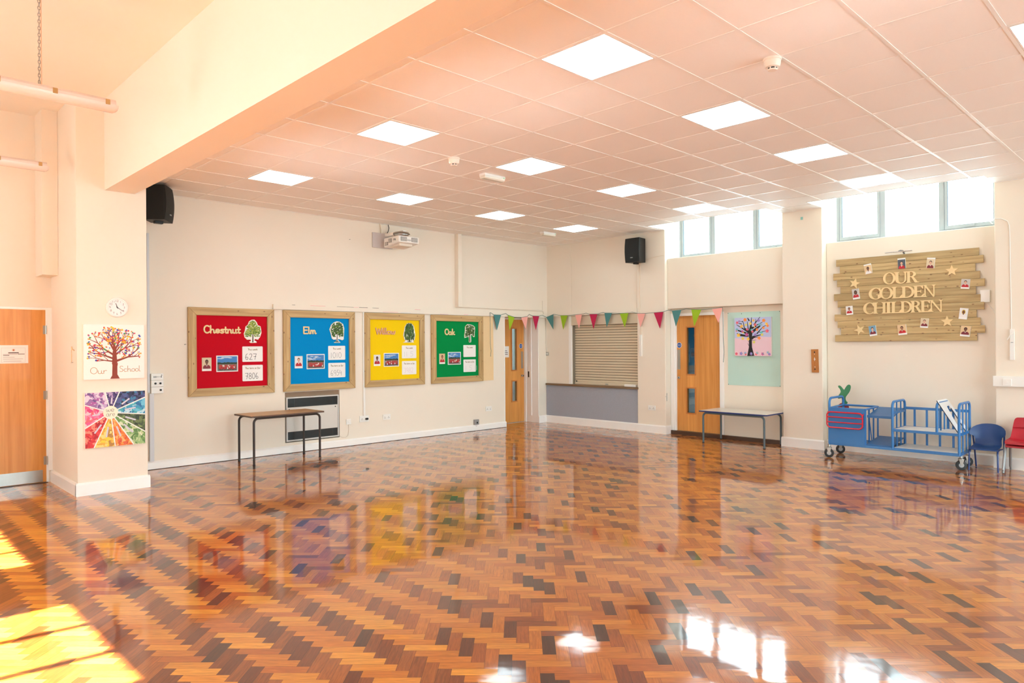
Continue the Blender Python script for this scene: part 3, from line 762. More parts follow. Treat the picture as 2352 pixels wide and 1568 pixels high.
# ------------------------------------------------------------------ tables
def table(name, x0, x1, y0, y1, h, top_m, edge_m, leg_m, label, along, foot_in):
    """Crush-bent school table; ALONG 'x' or 'y' is the long side."""
    cx, cy = (x0 + x1) / 2, (y0 + y1) / 2
    root = thing(name, (cx, cy, 0), label, 'table', 'school tables along the walls')
    MB().box(x0, x1, y0, y1, h - .022, h).build('tabletop', [top_m], root, bevel=.004)
    e = MB(); t = .0015
    for a in ((x0 - t, x1 + t, y0 - t, y0, ), (x0 - t, x1 + t, y1, y1 + t), (x0 - t, x0, y0, y1), (x1, x1 + t, y0, y1)): e.box(*a, h - .022, h - .002)
    e.build('edging', edge_m, root)
    r = .0155; zr = h - .022 - r; b = .06
    for sx in (-1, 1):
        for sy in (-1, 1):
            m = MB()
            if along == 'x':
                lx = (x1 - foot_in) if sx > 0 else (x0 + foot_in); ly = (y1 - .035) if sy > 0 else (y0 + .035)
                pts = [(lx, ly, .004), (lx, ly, zr - b)] + arc3((lx - sx * b, ly, zr - b), (sx, 0, 0), (0, 0, 1), b, 0, 90) + [(cx + sx * .001, ly, zr)]
            else:
                lx = (x1 - .035) if sx > 0 else (x0 + .035); ly = (y1 - foot_in) if sy > 0 else (y0 + foot_in)
                pts = [(lx, ly, .004), (lx, ly, zr - b)] + arc3((lx, ly - sy * b, zr - b), (0, sy, 0), (0, 0, 1), b, 0, 90) + [(lx, cy + sy * .001, zr)]
            leg = m.tube(pts, r, 12).build('leg', leg_m, root, smooth=True)
            MB().lathe((lx, ly, 0), (0, 0, 1), [(r + .002, 0), (r + .002, .012), (r, .016)], 12).build('foot', BLACKP, leg, smooth=True)
    if along == 'x':
        for xx in (x0 + .16, cx, x1 - .16): MB().box(xx - .015, xx + .015, y0 + .03, y1 - .03, h - .05, h - .022).build('under_bracket', leg_m, root)
    else:
        for yy in (y0 + .16, y1 - .16): MB().box(x0 + .05, x1 - .03, yy - .015, yy + .015, h - .05, h - .022).build('under_bracket', leg_m, root)
    return root
BROWNM = mat('brown_metal', (52, 38, 32), .4); BROWNE = mat('brown_edge', (88, 58, 40), .5)
table('school_table', 4.02, 5.09, 9.06, 9.60, .66, wood('laminate_oak', (204, 160, 108), (186, 140, 90), (150, 100, 60), 0, rough=.4, knots=False, fine=14), BROWNE, BROWNM,
      'wood-topped brown metal table in front of the wall heater', 'x', .05)
table('school_table', 9.99, 10.62, 4.80, 5.93, .52, mat('grey_laminate', (216, 208, 198), .3, var=.02, scale=80), mat('navy_edge', (24, 48, 110), .4), mat('slate_metal', (84, 98, 104), .4),
      'low grey-topped table with blue edge under the pale green panel', 'y', .055)

# ------------------------------------------------------------------ wall heater
root = thing('wall_heater', (5.30, YA, NZ0), 'white convector heater with black grilles recessed under the blue pinboard', 'heater')
HX0, HX1, HZ0, HZ1 = 4.862, 5.738, .172, .828
HW = mat('heater_enamel', (214, 210, 202), .35)
m = MB()
for a in ((HX0, HX1, HZ1 - .02, HZ1), (HX0, HX1, HZ0, HZ0 + .02), (HX0, HX0 + .02, HZ0 + .02, HZ1 - .02), (HX1 - .02, HX1, HZ0 + .02, HZ1 - .02)): m.box(a[0], a[1], YA - .012, YA + .085, a[2], a[3])
m.build('frame', mat('heater_trim', (208, 206, 202), .3), root, bevel=.002)
MB().box(HX0 + .02, HX1 - .02, YA - .006, YA + .02, .312, .675).build('front_panel', HW, root, bevel=.003)
GB = mat('grille_black', (10, 12, 12), .35); GL = mat('grille_bar', (48, 50, 50), .4)
for z0, z1 in ((.675, HZ1 - .02), (HZ0 + .02, .312)):
    g = MB().box(HX0 + .02, HX1 - .02, YA + .004, YA + .03, z0, z1)
    for xx in (HX0 + .13, HX1 - .1): g.mi(1).box(xx - .003, xx + .003, YA + .001, YA + .005, z0, z1)
    for k in range(6): g.mi(1).box(HX0 + .02, HX1 - .02, YA + .002, YA + .005, z0 + (z1 - z0) * (k + .5) / 6 - .0012, z0 + (z1 - z0) * (k + .5) / 6 + .0012)
    g.build('grille', [GB, GL], root)
for xx in (HX0 + .045, HX1 - .06): MB().lathe((xx, YA - .006, .645), (0, -1, 0), [(.009, 0), (.009, .004), (.004, .006)], 12).build('screw', GB, root)
MB().box(NX0 + .001, NX1 - .001, YA + .03, YA + .089, HZ1, NZ1 - .001).build('niche_shade_slab', mat('niche_shade_brown', (150, 126, 104), .8, var=.1, scale=12), root)  # brown slab standing in for the shade at the top of the niche

# ------------------------------------------------------------------ sockets, trunking, switches on the back wall
def socket_plate(name, F, w, h, kind, label, cat='socket', group=None, m=None):
    mb = MB(); m = m or PLAST
    mb.fbox(F, -w / 2, w / 2, -h / 2, h / 2, 0, .012)
    if kind in ('double', 'single', 'plugs'):
        for cx in ((-w / 4, w / 4) if kind != 'single' else (0,)):
            if kind == 'single': mb.mi(0).fbox(F, -.012, .012, -.012, .012, .011, .016)
            else:
                for dx, dy, a, b in ((0, .004, .003, .007), (-.011, -.014, .006, .003), (.011, -.014, .006, .003)): mb.mi(1).fbox(F, cx + dx - a / 1, cx + dx + a, dy - b, dy + b, .0118, .0126)
                mb.mi(0).fbox(F, cx + (.02 if cx > 0 else -.034), cx + (.034 if cx > 0 else -.02), .01, .03, .011, .016)
    if kind == 'plugs':
        for cx in (.03, .055): mb.mi(1).prism(F, ell(cx, -.004, .014, .016, 12), .011, .03)
    return mb.build(name, [m, BLACKP], bevel=.002, label=label, cat=cat, group=group)
socket_plate('fused_spur', back(5.912, .384), .086, .086, 'single', 'white fused switch on the wall right of the heater')
socket_plate('media_outlet', back(6.198, .410), .175, .10, 'plugs', 'white outlet box with black jacks below the white conduit')
socket_plate('double_socket', back(6.63, .405), .15, .09, 'double', 'white double socket under the yellow pinboard', group='white double sockets')
socket_plate('double_socket', back(8.925, .386), .15, .09, 'double', 'white double socket nearest the corner door', group='white double sockets')
F = back(8.60, .16)
mb = MB().fbox(F, -.055, .055, -.047, .047, 0, .035); mb.mi(1).prism(F, ell(.01, -.01, .018, .018, 12), .034, .037)
mb.mi(1).tube([F.p(.01, -.047, .02), F.p(.02, -.07, .02), F.p(-.005, -.08, .03), F.p(-.02, -.06, .02)], .0015, 6)
mb.build('grey_outlet_box', [GREYP, BLACKP], bevel=.003, label='small grey metal outlet box just above the skirting', cat='outlet')
mb = MB().tube([(5.745, YA - .006, .19), (5.79, YA - .006, .15), (5.86, YA - .006, .14), (5.90, YA - .006, .17), (5.915, YA - .006, .25), (5.912, YA - .006, .341)], .0045, 8)
mb.build('heater_flex', mat('cream_flex', (228, 216, 200), .5), smooth=True, label='thin cream flex looping from the heater to its switch', cat='cable')
MB().box(6.180, 6.214, YA - .022, YA, .46, 2.131).build('cable_conduit', PLAST, bevel=.002, label='slim white conduit between the blue and yellow pinboards', cat='conduit')
MB().box(8.12, 8.208, YA - .10, YA, 2.275, ZC - .001).build('riser_boxing', CREAM, bevel=.004, label='cream painted boxing from the ceiling to the ledge above the Oak board', cat='boxing')
mb = MB().tube([(8.207, YA - .016, 2.285), (9.3, YA - .016, 2.281), (10.0, YA - .016, 2.279), (10.40, YA - .016, 2.277), (10.44, YA - .016, 2.262), (10.455, YA - .016, 2.21)], .013, 8)
mb.tube([(10.42, YA - .014, 2.28), (10.42, YA - .014, 2.48)], .008, 8)
mb.build('surface_pipe', CREAM, smooth=True, label='cream surface pipe running above the ledge to the corner', cat='pipe')
# media panel by the column
F = back(3.068, 1.116)
root = thing('audio_input_plate', (3.068, YA, .985), 'white audio input panel with knobs beside the column', 'panel')
m = MB()
for v0, v1 in ((.043, .128), (-.043, .041), (-.128, -.045)): m.fbox(F, -.075, .075, v0, v1, 0, .04)
m.build('faceplate', PLAST, root, bevel=.003)
m = MB()
for k, u in enumerate((-.04, -.02, .0, .02, .045)):
    m.prism(F, ell(u, .085, .005, .012 if k in (0, 1, 4) else .004, 8), .04, .043)
m.prism(F, ell(.052, .105, .006, .006, 8), .04, .043)
m.build('jack', BLACKP, root)
for u, v in ((-.025, 0), (.035, 0), (.038, -.087)): MB().lathe(F.p(u, v, .04), (0, -1, 0), [(.013, 0), (.013, .01), (.009, .014)], 14).build('knob', BLACKP, root, smooth=True)
MB().box(2.972, 3.024, YA - .045, YA, .112, .987).build('cable_trunking', mat('pale_grey_plastic', (206, 206, 208), .4), bevel=.002, label='pale grey trunking from floor up to the audio panel', cat='conduit')
MB().box(2.955, 2.985, YA - .02, YA, 1.0, 3.06).build('cable_trunking', mat('pale_grey_plastic', (206, 206, 208), .4), bevel=.002, label='tall pale grey trunking running up behind the column to the speaker', cat='conduit')
for x, z, lab in ((3.42, 1.62, 'small bent hook in the bare wall left of the red Chestnut board'), (3.47, .985, 'small bent hook low in the wall below the corner of the red Chestnut board'), (5.95, 3.28, 'lone dark screw high on the wall left of the projector'), (7.2, 3.42, 'lone dark screw high on the wall right of the projector')):
    MB().tube([(x, YA + .0005, z), (x + .006, YA - .02, z + .002)] + ([(x + .016, YA - .022, z + .004)] if z < 2 else []), .003, 6).build('wall_screw', INK, label=lab, cat='screw', group='leftover screws in the back wall')

# ------------------------------------------------------------------ projector
root = thing('projector', (6.70, 9.40, 3.18), 'white short-throw projector on a wall arm near the ceiling', 'projector')
PW = mat('projector_white', (240, 234, 226), .4); PG = mat('projector_vent', (128, 122, 116), .6)
MB().box(6.37, 6.76, YA - .03, YA, 3.195, 3.440).build('wall_plate', mat('plate_grey', (206, 198, 196), .45), root, bevel=.005)
MB().box(6.60, 6.67, 9.22, YA - .03, 3.385, 3.435).build('arm', PW, root, bevel=.004)
MB().lathe((6.64, 9.32, 3.365), (0, 0, 1), [(.05, -.02), (.11, -.015), (.12, 0), (.12, .012), (.14, .018), (.12, .045), (.05, .06), (.02, .075)], 24).build('swivel_mount', STEEL, root, smooth=True)
b = MB()
x0, x1, yf, yb = 6.505, 6.905, 9.20, 9.62
vs = [(x0, yf, 3.237), (x1, yf, 3.237), (x1, yb, 3.185), (x0, yb, 3.185), (x0, yf, 3.345), (x1, yf, 3.345), (x1, yb, 3.335), (x0, yb, 3.335)]
b.add(vs, [(0, 3, 2, 1), (4, 5, 6, 7), (0, 1, 5, 4), (1, 2, 6, 5), (2, 3, 7, 6), (3, 0, 4, 7)])
body = b.build('body', PW, root, bevel=.012)
Fp = Fr((x0, yf, 3.237), (1, 0, 0), N=(0, -1, 0))
for u0, u1 in ((.035, .155), (.245, .365)):
    v = MB(); v.fbox(Fp, u0, u1, .022, .088, -.002, .002)
    for k in range(5): v.mi(1).fbox(Fp, u0 + .006, u1 - .006, .03 + k * .011, .034 + k * .011, .001, .005)
    v.build('front_vent', [PG, PW], root)
MB().fbox(Fp, .165, .235, .03, .055, .0, .004).build('badge', mat('badge_grey', (196, 192, 188), .4), root)
Fs = Fr((x0, yb, 3.185), (0, -1, 0), N=(-1, 0, 0))
for u0, u1, v0, v1 in ((.03, .12, .03, .085), (.13, .22, .065, .13)):
    v = MB(); v.fbox(Fs, u0, u1, v0, v1, -.002, .003)
    for k in range(4): v.mi(1).fbox(Fs, u0 + .008 + k * .02, u0 + .012 + k * .02, v0 + .004, v1 - .004, .002, .006)
    v.build('side_vent', [PG, PW], root)
v = MB().stroke(Fs, write('r', .27, .09, .05) + write('a', .30, .09, .05), .005, .0, .003, 6)
v.build('side_mark', INK, root)
MB().prism(Fr((x0 + .06, yf + .06, 3.205), (1, 0, 0), V=(0, 1, 0), N=(0, 0, -1)), rrect(0, 0, .26, .3, .03), -.03, .015).build('bottom_cover', mat('cover_beige', (226, 214, 198), .5), root, bevel=.004)
MB().tube([(6.52, YA - .02, ZC), (6.535, YA - .03, 3.52), (6.55, YA - .02, 3.44)], .012, 8).build('mains_lead', CREAM, root, smooth=True, label='cream lead up to the ceiling')
MB().tube([(6.675, YA - .02, ZC), (6.685, YA - .03, 3.54), (6.665, YA - .04, 3.49), (6.65, YA - .02, 3.435)], .006, 8).build('video_lead', BLACKP, root, smooth=True, label='black lead up to the ceiling')

# ------------------------------------------------------------------ loudspeakers
def speaker(origin, yaw, w, d, h, label, bracket):
    """ORIGIN: middle of the grille's lower edge; YAW: direction the grille faces."""
    n = Vector((math.cos(yaw), math.sin(yaw), 0)); u = Vector((-n.y, n.x, 0)); O = Vector(origin)
    root = thing('loudspeaker', tuple(O), label, 'speaker', 'black wall loudspeakers')
    F = Fr(O, u, N=n)
    box = MB(); pr = [(-w / 2, 0), (w / 2, 0), (w / 2, 0), (w / 2 - .05, -d), (-w / 2 + .05, -d)]
    # plan outline extruded up
    P = Fr(O, u, V=tuple(n), N=(0, 0, 1))
    box.prism(P, [(-w / 2, -.012), (w / 2, -.012), (w / 2 - .03, -d), (-w / 2 + .03, -d)], 0, h)
    box.build('cabinet', mat('speaker_black', (20, 18, 17), .55), root, bevel=.006)
    g = MB(); k = 9
    vs = []
    for i in range(k + 1):
        z = h * i / k; bow = .022 * (1 - (2 * i / k - 1) ** 2)
        for j in range(5):
            a = -w / 2 + w * j / 4
            vs.append(F.p(a, z, -.012 + bow + .006 * (1 - (2 * j / 4 - 1) ** 2)))
    fs = [(i * 5 + j, i * 5 + j + 1, (i + 1) * 5 + j + 1, (i + 1) * 5 + j) for i in range(k) for j in range(4)]
    g.add(vs, fs)
    nb = len(vs)
    g.add([F.p(-w / 2, 0, -.014), F.p(w / 2, 0, -.014), F.p(w / 2, h, -.014), F.p(-w / 2, h, -.014)], [(3, 2, 1, 0)])
    for j in (0, 4):   # close the bowed sides
        for i in range(k):
            a = vs[i * 5 + j]; b = vs[(i + 1) * 5 + j]; e = -w / 2 if j == 0 else w / 2
            g.add([a, b, F.p(e, h * (i + 1) / k, -.014), F.p(e, h * i / k, -.014)], [(0, 1, 2, 3), ])
    g.build('grille', mat('speaker_grille', (17, 19, 18), .7, bump=.2, scale=400), root, smooth=True)
    b = MB().fbox(F, -.025, .025, h * .17, h * .17 + .014, .008, .017)
    b.build('badge', mat('badge_silver', (150, 150, 148), .4), root)
    s = MB().box(O.x - n.x * d * .5 - .05, O.x - n.x * d * .5 + .05, O.y - n.y * d * .5 - .03, O.y - n.y * d * .5 + .03, O.z - .03, O.z + .004)
    s.build('base_bracket', BLACKP, root, bevel=.004)
    MB().tube(bracket, .014, 8).build('wall_bracket', BLACKP, root)
    return root
speaker((3.04, 9.15, 3.14), math.atan2(-.57, .82), .316, .26, .425, 'black loudspeaker high up beside the column, turned to the hall', [(2.92, 9.22, 3.3), (2.75, 9.28, 3.3), (2.602, 9.3, 3.3)])
speaker((10.25, 7.405, 3.045), math.pi, .305, .24, .43, 'black loudspeaker hanging above the serving hatch pier', [(10.40, 7.405, 3.3), (XB - .002, 7.405, 3.3)])
mb = MB().tube([(10.50, 7.40, 3.07), (XB - .006, 7.43, 2.98), (XB - .006, 7.445, 2.6), (XB - .006, 7.44, 2.24), (XB - .04, 7.44, 2.19), (XB - .006, 7.43, 2.1), (XB - .006, 7.425, 1.75)], .005, 6)
mb.build('speaker_cable', mat('cream_cable', (232, 214, 190), .5), smooth=True, label='cream cable dropping from the hatch loudspeaker to its conduit', cat='cable')
mb = MB().tube([(XB - .006, 7.33, 3.09), (XB - .006, 7.15, 3.13), (XB - .006, 6.95, 3.15), (XB + .02, 6.905, 3.15), (10.7, 6.895, 3.15)], .004, 6)
mb.build('speaker_cable', mat('cream_cable', (232, 214, 190), .5), smooth=True, label='thin cable running from the hatch loudspeaker into the window bay', cat='cable')
MB().box(XB - .03, XB, 7.40, 7.445, 1.365, 1.755).build('cable_conduit', PLAST, bevel=.002, label='short white conduit on the pier beside the shutter', cat='conduit')
socket_plate('media_outlet', right(7.20, .445), .15, .085, 'double', 'white outlet plate low on the pier between hatch and door')

# ------------------------------------------------------------------ doors
BLUE = mat('sign_blue', (20, 78, 160), .45)
def door_leaf(root, F, w, z0, z1, holes, thick=.044):
    m = MB(); hs = sorted(holes, key=lambda h: h[2])
    if not hs: m.fbox(F, 0, w, z0, z1, -thick, 0)
    else:
        u0, u1 = hs[0][0], hs[0][1]
        m.fbox(F, 0, u0, z0, z1, -thick, 0); m.fbox(F, u1, w, z0, z1, -thick, 0); zz = z0
        for h in hs: m.fbox(F, u0, u1, zz, h[2], -thick, 0); zz = h[3]
        m.fbox(F, u0, u1, zz, z1, -thick, 0)
    leaf = struct('door_leaf', m, DOORWOOD, root)
    for u0, u1, v0, v1 in hs:
        b = MB(); t = .022
        b.ring(F, rect(u0 - t, v0 - t, u1 + t, v1 + t), rect(u0, v0, u1, v1), -.01, .009)
        struct('glazing_bead', b, BEAD, root)
    return leaf
def fire_sign(root, F, u, v, lines):
    m = MB(); m.prism(F, ell(u, v, .05, .05, 24), 0, .0015); m.mi(1).prism(F, ell(u, v, .044, .044, 24), .0014, .002)
    m.mi(0)
    for k, t in enumerate(lines): type_text(t, F, u, v + .010 - k * .020, .0125, 0, .0024, m)
    return struct('fire_door_sign', m, [PAPER, BLUE], root, label='round blue fire door sign')

# left hall door
DX0, DX1 = .95, 1.848
f = MB()
f.box(1.848, 1.875, YA - .004, YA + .1, 0, 2.06); f.box(1.868, 1.935, YA - .018, YA, .141, 2.06)
f.box(.90, 1.935, YA - .018, YA, 2.036, 2.062); f.box(.86, .93, YA - .018, YA, 0, 2.06); f.box(.93, .95, YA, YA + .1, 0, 2.04)
d1 = struct('door_1', f, WHITEP, label='plain orange oak door in the left part of the hall', bevel=.003)
F = Fr((DX0, YA + .004, 0), (1, 0, 0), N=(0, -1, 0))
door_leaf(d1, F, DX1 - DX0, .008, 2.034, [])
struct('kick_plate', MB().fbox(F, .02, .862, .012, .152, 0, .002), STEEL, d1, label='scuffed steel kick plate')
for z in (1.80, 1.03, .26):
    m = MB(); m.tube([F.p(.902, z - .05, .012), F.p(.902, z + .05, .012)], .007, 8); m.fbox(F, .872, .902, z - .05, z + .05, 0, .002)
    struct('hinge', m, STEEL, d1)
struct('door_threshold', MB().box(.9, 1.86, YA - .03, YA + .06, 0, .006), DARKWOOD, d1)
F2 = Fr((1.535, YA + .004, 1.515), (1, 0, 0), N=(0, -1, 0))
m = MB(); m.fbox(F2, -.15, .141, -.104, .106, 0, .001)
g = m.mi(1); LN = [(-.115, .074, .112, .0755), (-.115, -.092, .112, -.0905), (-.115, -.092, -.1135, .0755), (.1105, -.092, .112, .0755)]
for a in LN: g.prism(F2, rect(*a), .0009, .0014)
for a in ((-.05, .012, .05, .024), (.04, -.001, .106, .006), (-.098, -.014, -.04, -.007)): m.mi(2).prism(F2, rect(*a), .0009, .0014)
for a in ((-.1, -.002, .035, .003), (-.1, -.035, .01, -.031), (-.1, -.055, .09, -.051), (-.095, -.08, .075, -.076)): m.mi(1).prism(F2, rect(*a), .0009, .0014)
m.mi(3).prism(F2, ell(0, .05, .015, .015, 14), .0009, .0014); m.mi(4).prism(F2, ell(0, .049, .007, .007, 10), .001, .0018)
m.build('door_notice', [PAPER, mat('pale_print', (168, 156, 156), .6), mat('dark_print', (96, 84, 82), .6), mat('emblem_ring', (236, 190, 170), .6), mat('emblem_centre', (150, 84, 40), .6)],
        label='landscape white printed notice taped to the orange hall door', cat='notice')

# corner door
f = MB(); f.box(10.335, 10.360, 9.80, 10.25, 0, 2.13); f.box(9.40, 10.36, 10.19, 10.25, 2.105, 2.14); f.box(9.40, 9.455, 10.19, 10.25, 0, 2.14)
f.box(10.322, 10.337, 10.14, 10.20, 0, 2.13); f.box(10.322, 10.337, 9.985, 10.045, .14, 2.13)
d2 = struct('door_2', f, WHITEP, bevel=.003)
F = Fr((9.455, 10.20, 0), (1, 0, 0), N=(0, -1, 0))
H2 = [(.525, .65, .44, .84), (.525, .65, 1.075, 1.915)]
door_leaf(d2, F, .872, .008, 2.105, H2)
for a in H2: struct('vision_pane', MB().fbox(F, a[0], a[1], a[2], a[3], -.026, -.02), REEDED, d2)
fire_sign(d2, F, .782, 1.562, ['FIRE DOOR', 'KEEP SHUT'])
struct('push_plate', MB().fbox(F, .785, .845, 1.10, 1.45, 0, .002), STEEL, d2)
m = MB().lathe(F.p(.80, .95, 0), (0, -1, 0), [(.024, 0), (.024, .008), (.012, .012), (.012, .03), (.024, .04), (.018, .055)], 16)
struct('handle', m, CHROME, d2, smooth=True)
struct('keep_plate', MB().box(10.318, 10.335, 10.05, 10.075, .92, 1.04), mat('dark_bronze', (70, 60, 52), .4, metal=1), d2)
F2 = Fr((9.81, 10.199, 1.45), (1, 0, 0), N=(0, -1, 0))
m = MB(); m.fbox(F2, -.105, .085, -.115, .11, 0, .001)
for v in (.01, -.025, -.06): m.mi(1).prism(F2, rect(-.03, v, .05 if v < 0 else .03, v + .012), .0009, .0014)
m.build('door_notice', [PAPER, mat('dark_print', (96, 84, 82), .6)], label='small white notice half hidden on the corner door', cat='notice')

# door in the first window bay
f = MB(); X0 = D1
f.box(X0 - .016, X0, 6.83, 6.905, .062, 2.10); f.box(X0 - .004, X0 + .12, 6.805, 6.835, .062, 2.09)
f.box(X0 - .016, X0, 5.88, 5.945, .062, 2.10); f.box(X0 - .004, X0 + .12, 5.94, 5.962, .062, 2.09)
f.box(X0 - .016, X0 + .12, 5.88, 6.905, 2.072, 2.12)
d3 = struct('door_3', f, WHITEP, bevel=.003)
F = Fr((X0 + .03, 6.805, 0), (0, -1, 0), N=(-1, 0, 0))
H3 = [(.205, .355, .385, .808), (.205, .355, 1.06, 1.868)]
door_leaf(d3, F, .842, .064, 2.074, H3)
for a in H3: struct('vision_pane', MB().fbox(F, a[0], a[1], a[2], a[3], -.026, -.02), SMOKED, d3)
fire_sign(d3, F, .048, 1.562, ['FIRE DOOR', 'KEEP SHUT'])
struct('push_plate', MB().fbox(F, .006, .068, 1.135, 1.485, 0, .002), STEEL, d3)
m = MB().lathe(F.p(.036, .99, 0), (-1, 0, 0), [(.024, 0), (.024, .008), (.02, .012)], 18); m.mi(1).fbox(F, .032, .040, .978, 1.0, .011, .0135)
struct('lock', m, [STEEL, BLACKP], d3, smooth=True)
for z in (.66,):
    struct('hinge', MB().tube([F.p(.838, z - .045, .006), F.p(.838, z + .045, .006)], .006, 8), STEEL, d3)
m = MB()
for z in (.66,): m.tube([(XB + .02, 6.912 - .012, z - .08), (XB + .02, 6.9, z + .06)], .006, 6)
m.tube([(XB + .02, 6.90, z), (XB - .05, 6.89, z + .005)], .004, 6)
m.build('door_hook', STEEL, label='small metal hook on the pier edge beside the bay door', cat='hook')

# ------------------------------------------------------------------ serving hatch
SLAT = mat('shutter_aluminium', (222, 208, 184), .36, metal=.25, var=.06, scale=3, stretch=(1, 1, 30))
SLATD = mat('shutter_joint', (128, 116, 98), .5)
root = thing('roller_shutter', (10.66, 8.31, .835), 'closed metal roller shutter over the serving hatch', 'shutter')
m = MB(); n = 22; z0, z1 = .845, 1.965; xs = 10.655
for k in range(n):
    a = z0 + (z1 - z0) * k / n; h = (z1 - z0) / n; pr = [(0, .1), (.006, .22), (.009, .5), (.006, .78), (0, .9)]
    vs = []
    for p, q in pr:
        vs += [(xs - p, 7.515, a + h * q), (xs - p, 9.08, a + h * q)]
    m.mi(0).add(vs, [(2 * i, 2 * i + 1, 2 * i + 3, 2 * i + 2) for i in range(4)])
    m.mi(1).add([(xs, 7.515, a - .1 * h), (xs, 9.08, a - .1 * h), (xs, 9.08, a + .1 * h), (xs, 7.515, a + .1 * h)], [(0, 1, 2, 3)])
m.build('slat_curtain', [SLAT, SLATD], root)
MB().box(10.63, 10.67, 7.515, 9.08, .803, .85).build('bottom_rail', SLAT, root, bevel=.003)
MB().box(10.56, 10.74, 7.512, 9.105, 1.965, 2.148).build('head_box', mat('shutter_head', (216, 202, 180), .42, metal=.2), root, bevel=.004)
for y0, y1 in ((9.08, 9.103),): MB().box(10.60, 10.70, y0, y1, .803, 1.965).build('guide_rail', SLATD, root)
m = MB(); m.lathe((10.632, 9.03, .862), (-1, 0, 0), [(.014, 0), (.014, .012), (.008, .016)], 12); m.build('latch', BLACKP, root)
m = MB().fbox(Fr((10.63, 8.28, .825), (0, -1, 0), N=(-1, 0, 0)), -.035, .035, -.012, .012, 0, .006); m.build('lock_plate', STEEL, root)
MB().box(S1 - .012, S1 + .006, 9.105, 9.172, .80, 2.15).build('hatch_trim', WHITEP, label='white timber strip down the side of the shutter', cat='trim', kind='structure')
m = MB(); m.box(XB - .022, S1 + .001, 7.49, 9.77, .763, .802).box(S1, 10.735, 7.515, 9.10, .763, .802)
m.build('hatch_counter', wood('counter_wood', (150, 122, 92), (118, 92, 64), (80, 60, 40), 1, rough=.4, knots=False, fine=20), bevel=.004, label='dark timber counter along the serving hatch', cat='counter')
m = MB(); m.box(S1 - .012, S1 - .0005, Y2 + .002, 9.785, .146, .76)
m.build('felt_noticeboard', mat('grey_loop_felt', (164, 168, 178), .95, var=.1, scale=70, bump=.06, spec=.1), label='grey felt pinboard panel below the hatch counter', cat='panel')
MB().box(10.57, 10.64, 7.57, 7.83, .802, .842).build('cardboard_carton', PAPER, bevel=.003, label='small white box lying on the hatch counter', cat='box')
F = Fr((S1, 9.775, 1.40), (0, -1, 0), N=(-1, 0, 0))
root = thing('light_switch', (S1, 9.775, 1.36), 'steel twin light switch in the corner left of the shutter', 'switch')
MB().fbox(F, -.055, .055, -.038, .038, 0, .012).build('plate', STEEL, root, bevel=.002)
for u in (-.02, .02): MB().fbox(F, u - .01, u + .01, -.016, .016, .011, .017).build('rocker', PLAST, root)
MB().tube([(S1 - .008, 9.775, 1.438), (S1 - .008, 9.775, 2.155)], .009, 8).build('surface_pipe', CREAM, smooth=True, label='cream pipe dropping to the corner light switch', cat='pipe')

# ------------------------------------------------------------------ bay panel and flower-tree canvas
m = MB(); Fb = Fr((D1, 5.36, 1.498), (0, -1, 0), N=(-1, 0, 0))
m.fbox(Fb, -.448, .448, -.598, .60, 0, .004)
for u, v in ((-.44, .59), (.44, .59), (-.44, -.588), (.44, -.588), (-.2, .575), (.12, .58)): m.mi(1).prism(Fb, ell(u, v, .006, .006, 8), .004, .006)
m.build('display_backing', [mat('mint_panel', (190, 222, 212), .8, var=.02, scale=8), INK], label='pale mint green board on the wall above the low table', cat='panel')

def branchy(mb, F, base, trunk, limbs, n0, n1):
    for a, b, wa, wb in trunk + limbs: mb.taper(F, a, b, wa, wb, n0, n1); mb.prism(F, ell(b[0], b[1], wb / 2, wb / 2, 8), n0, n1)

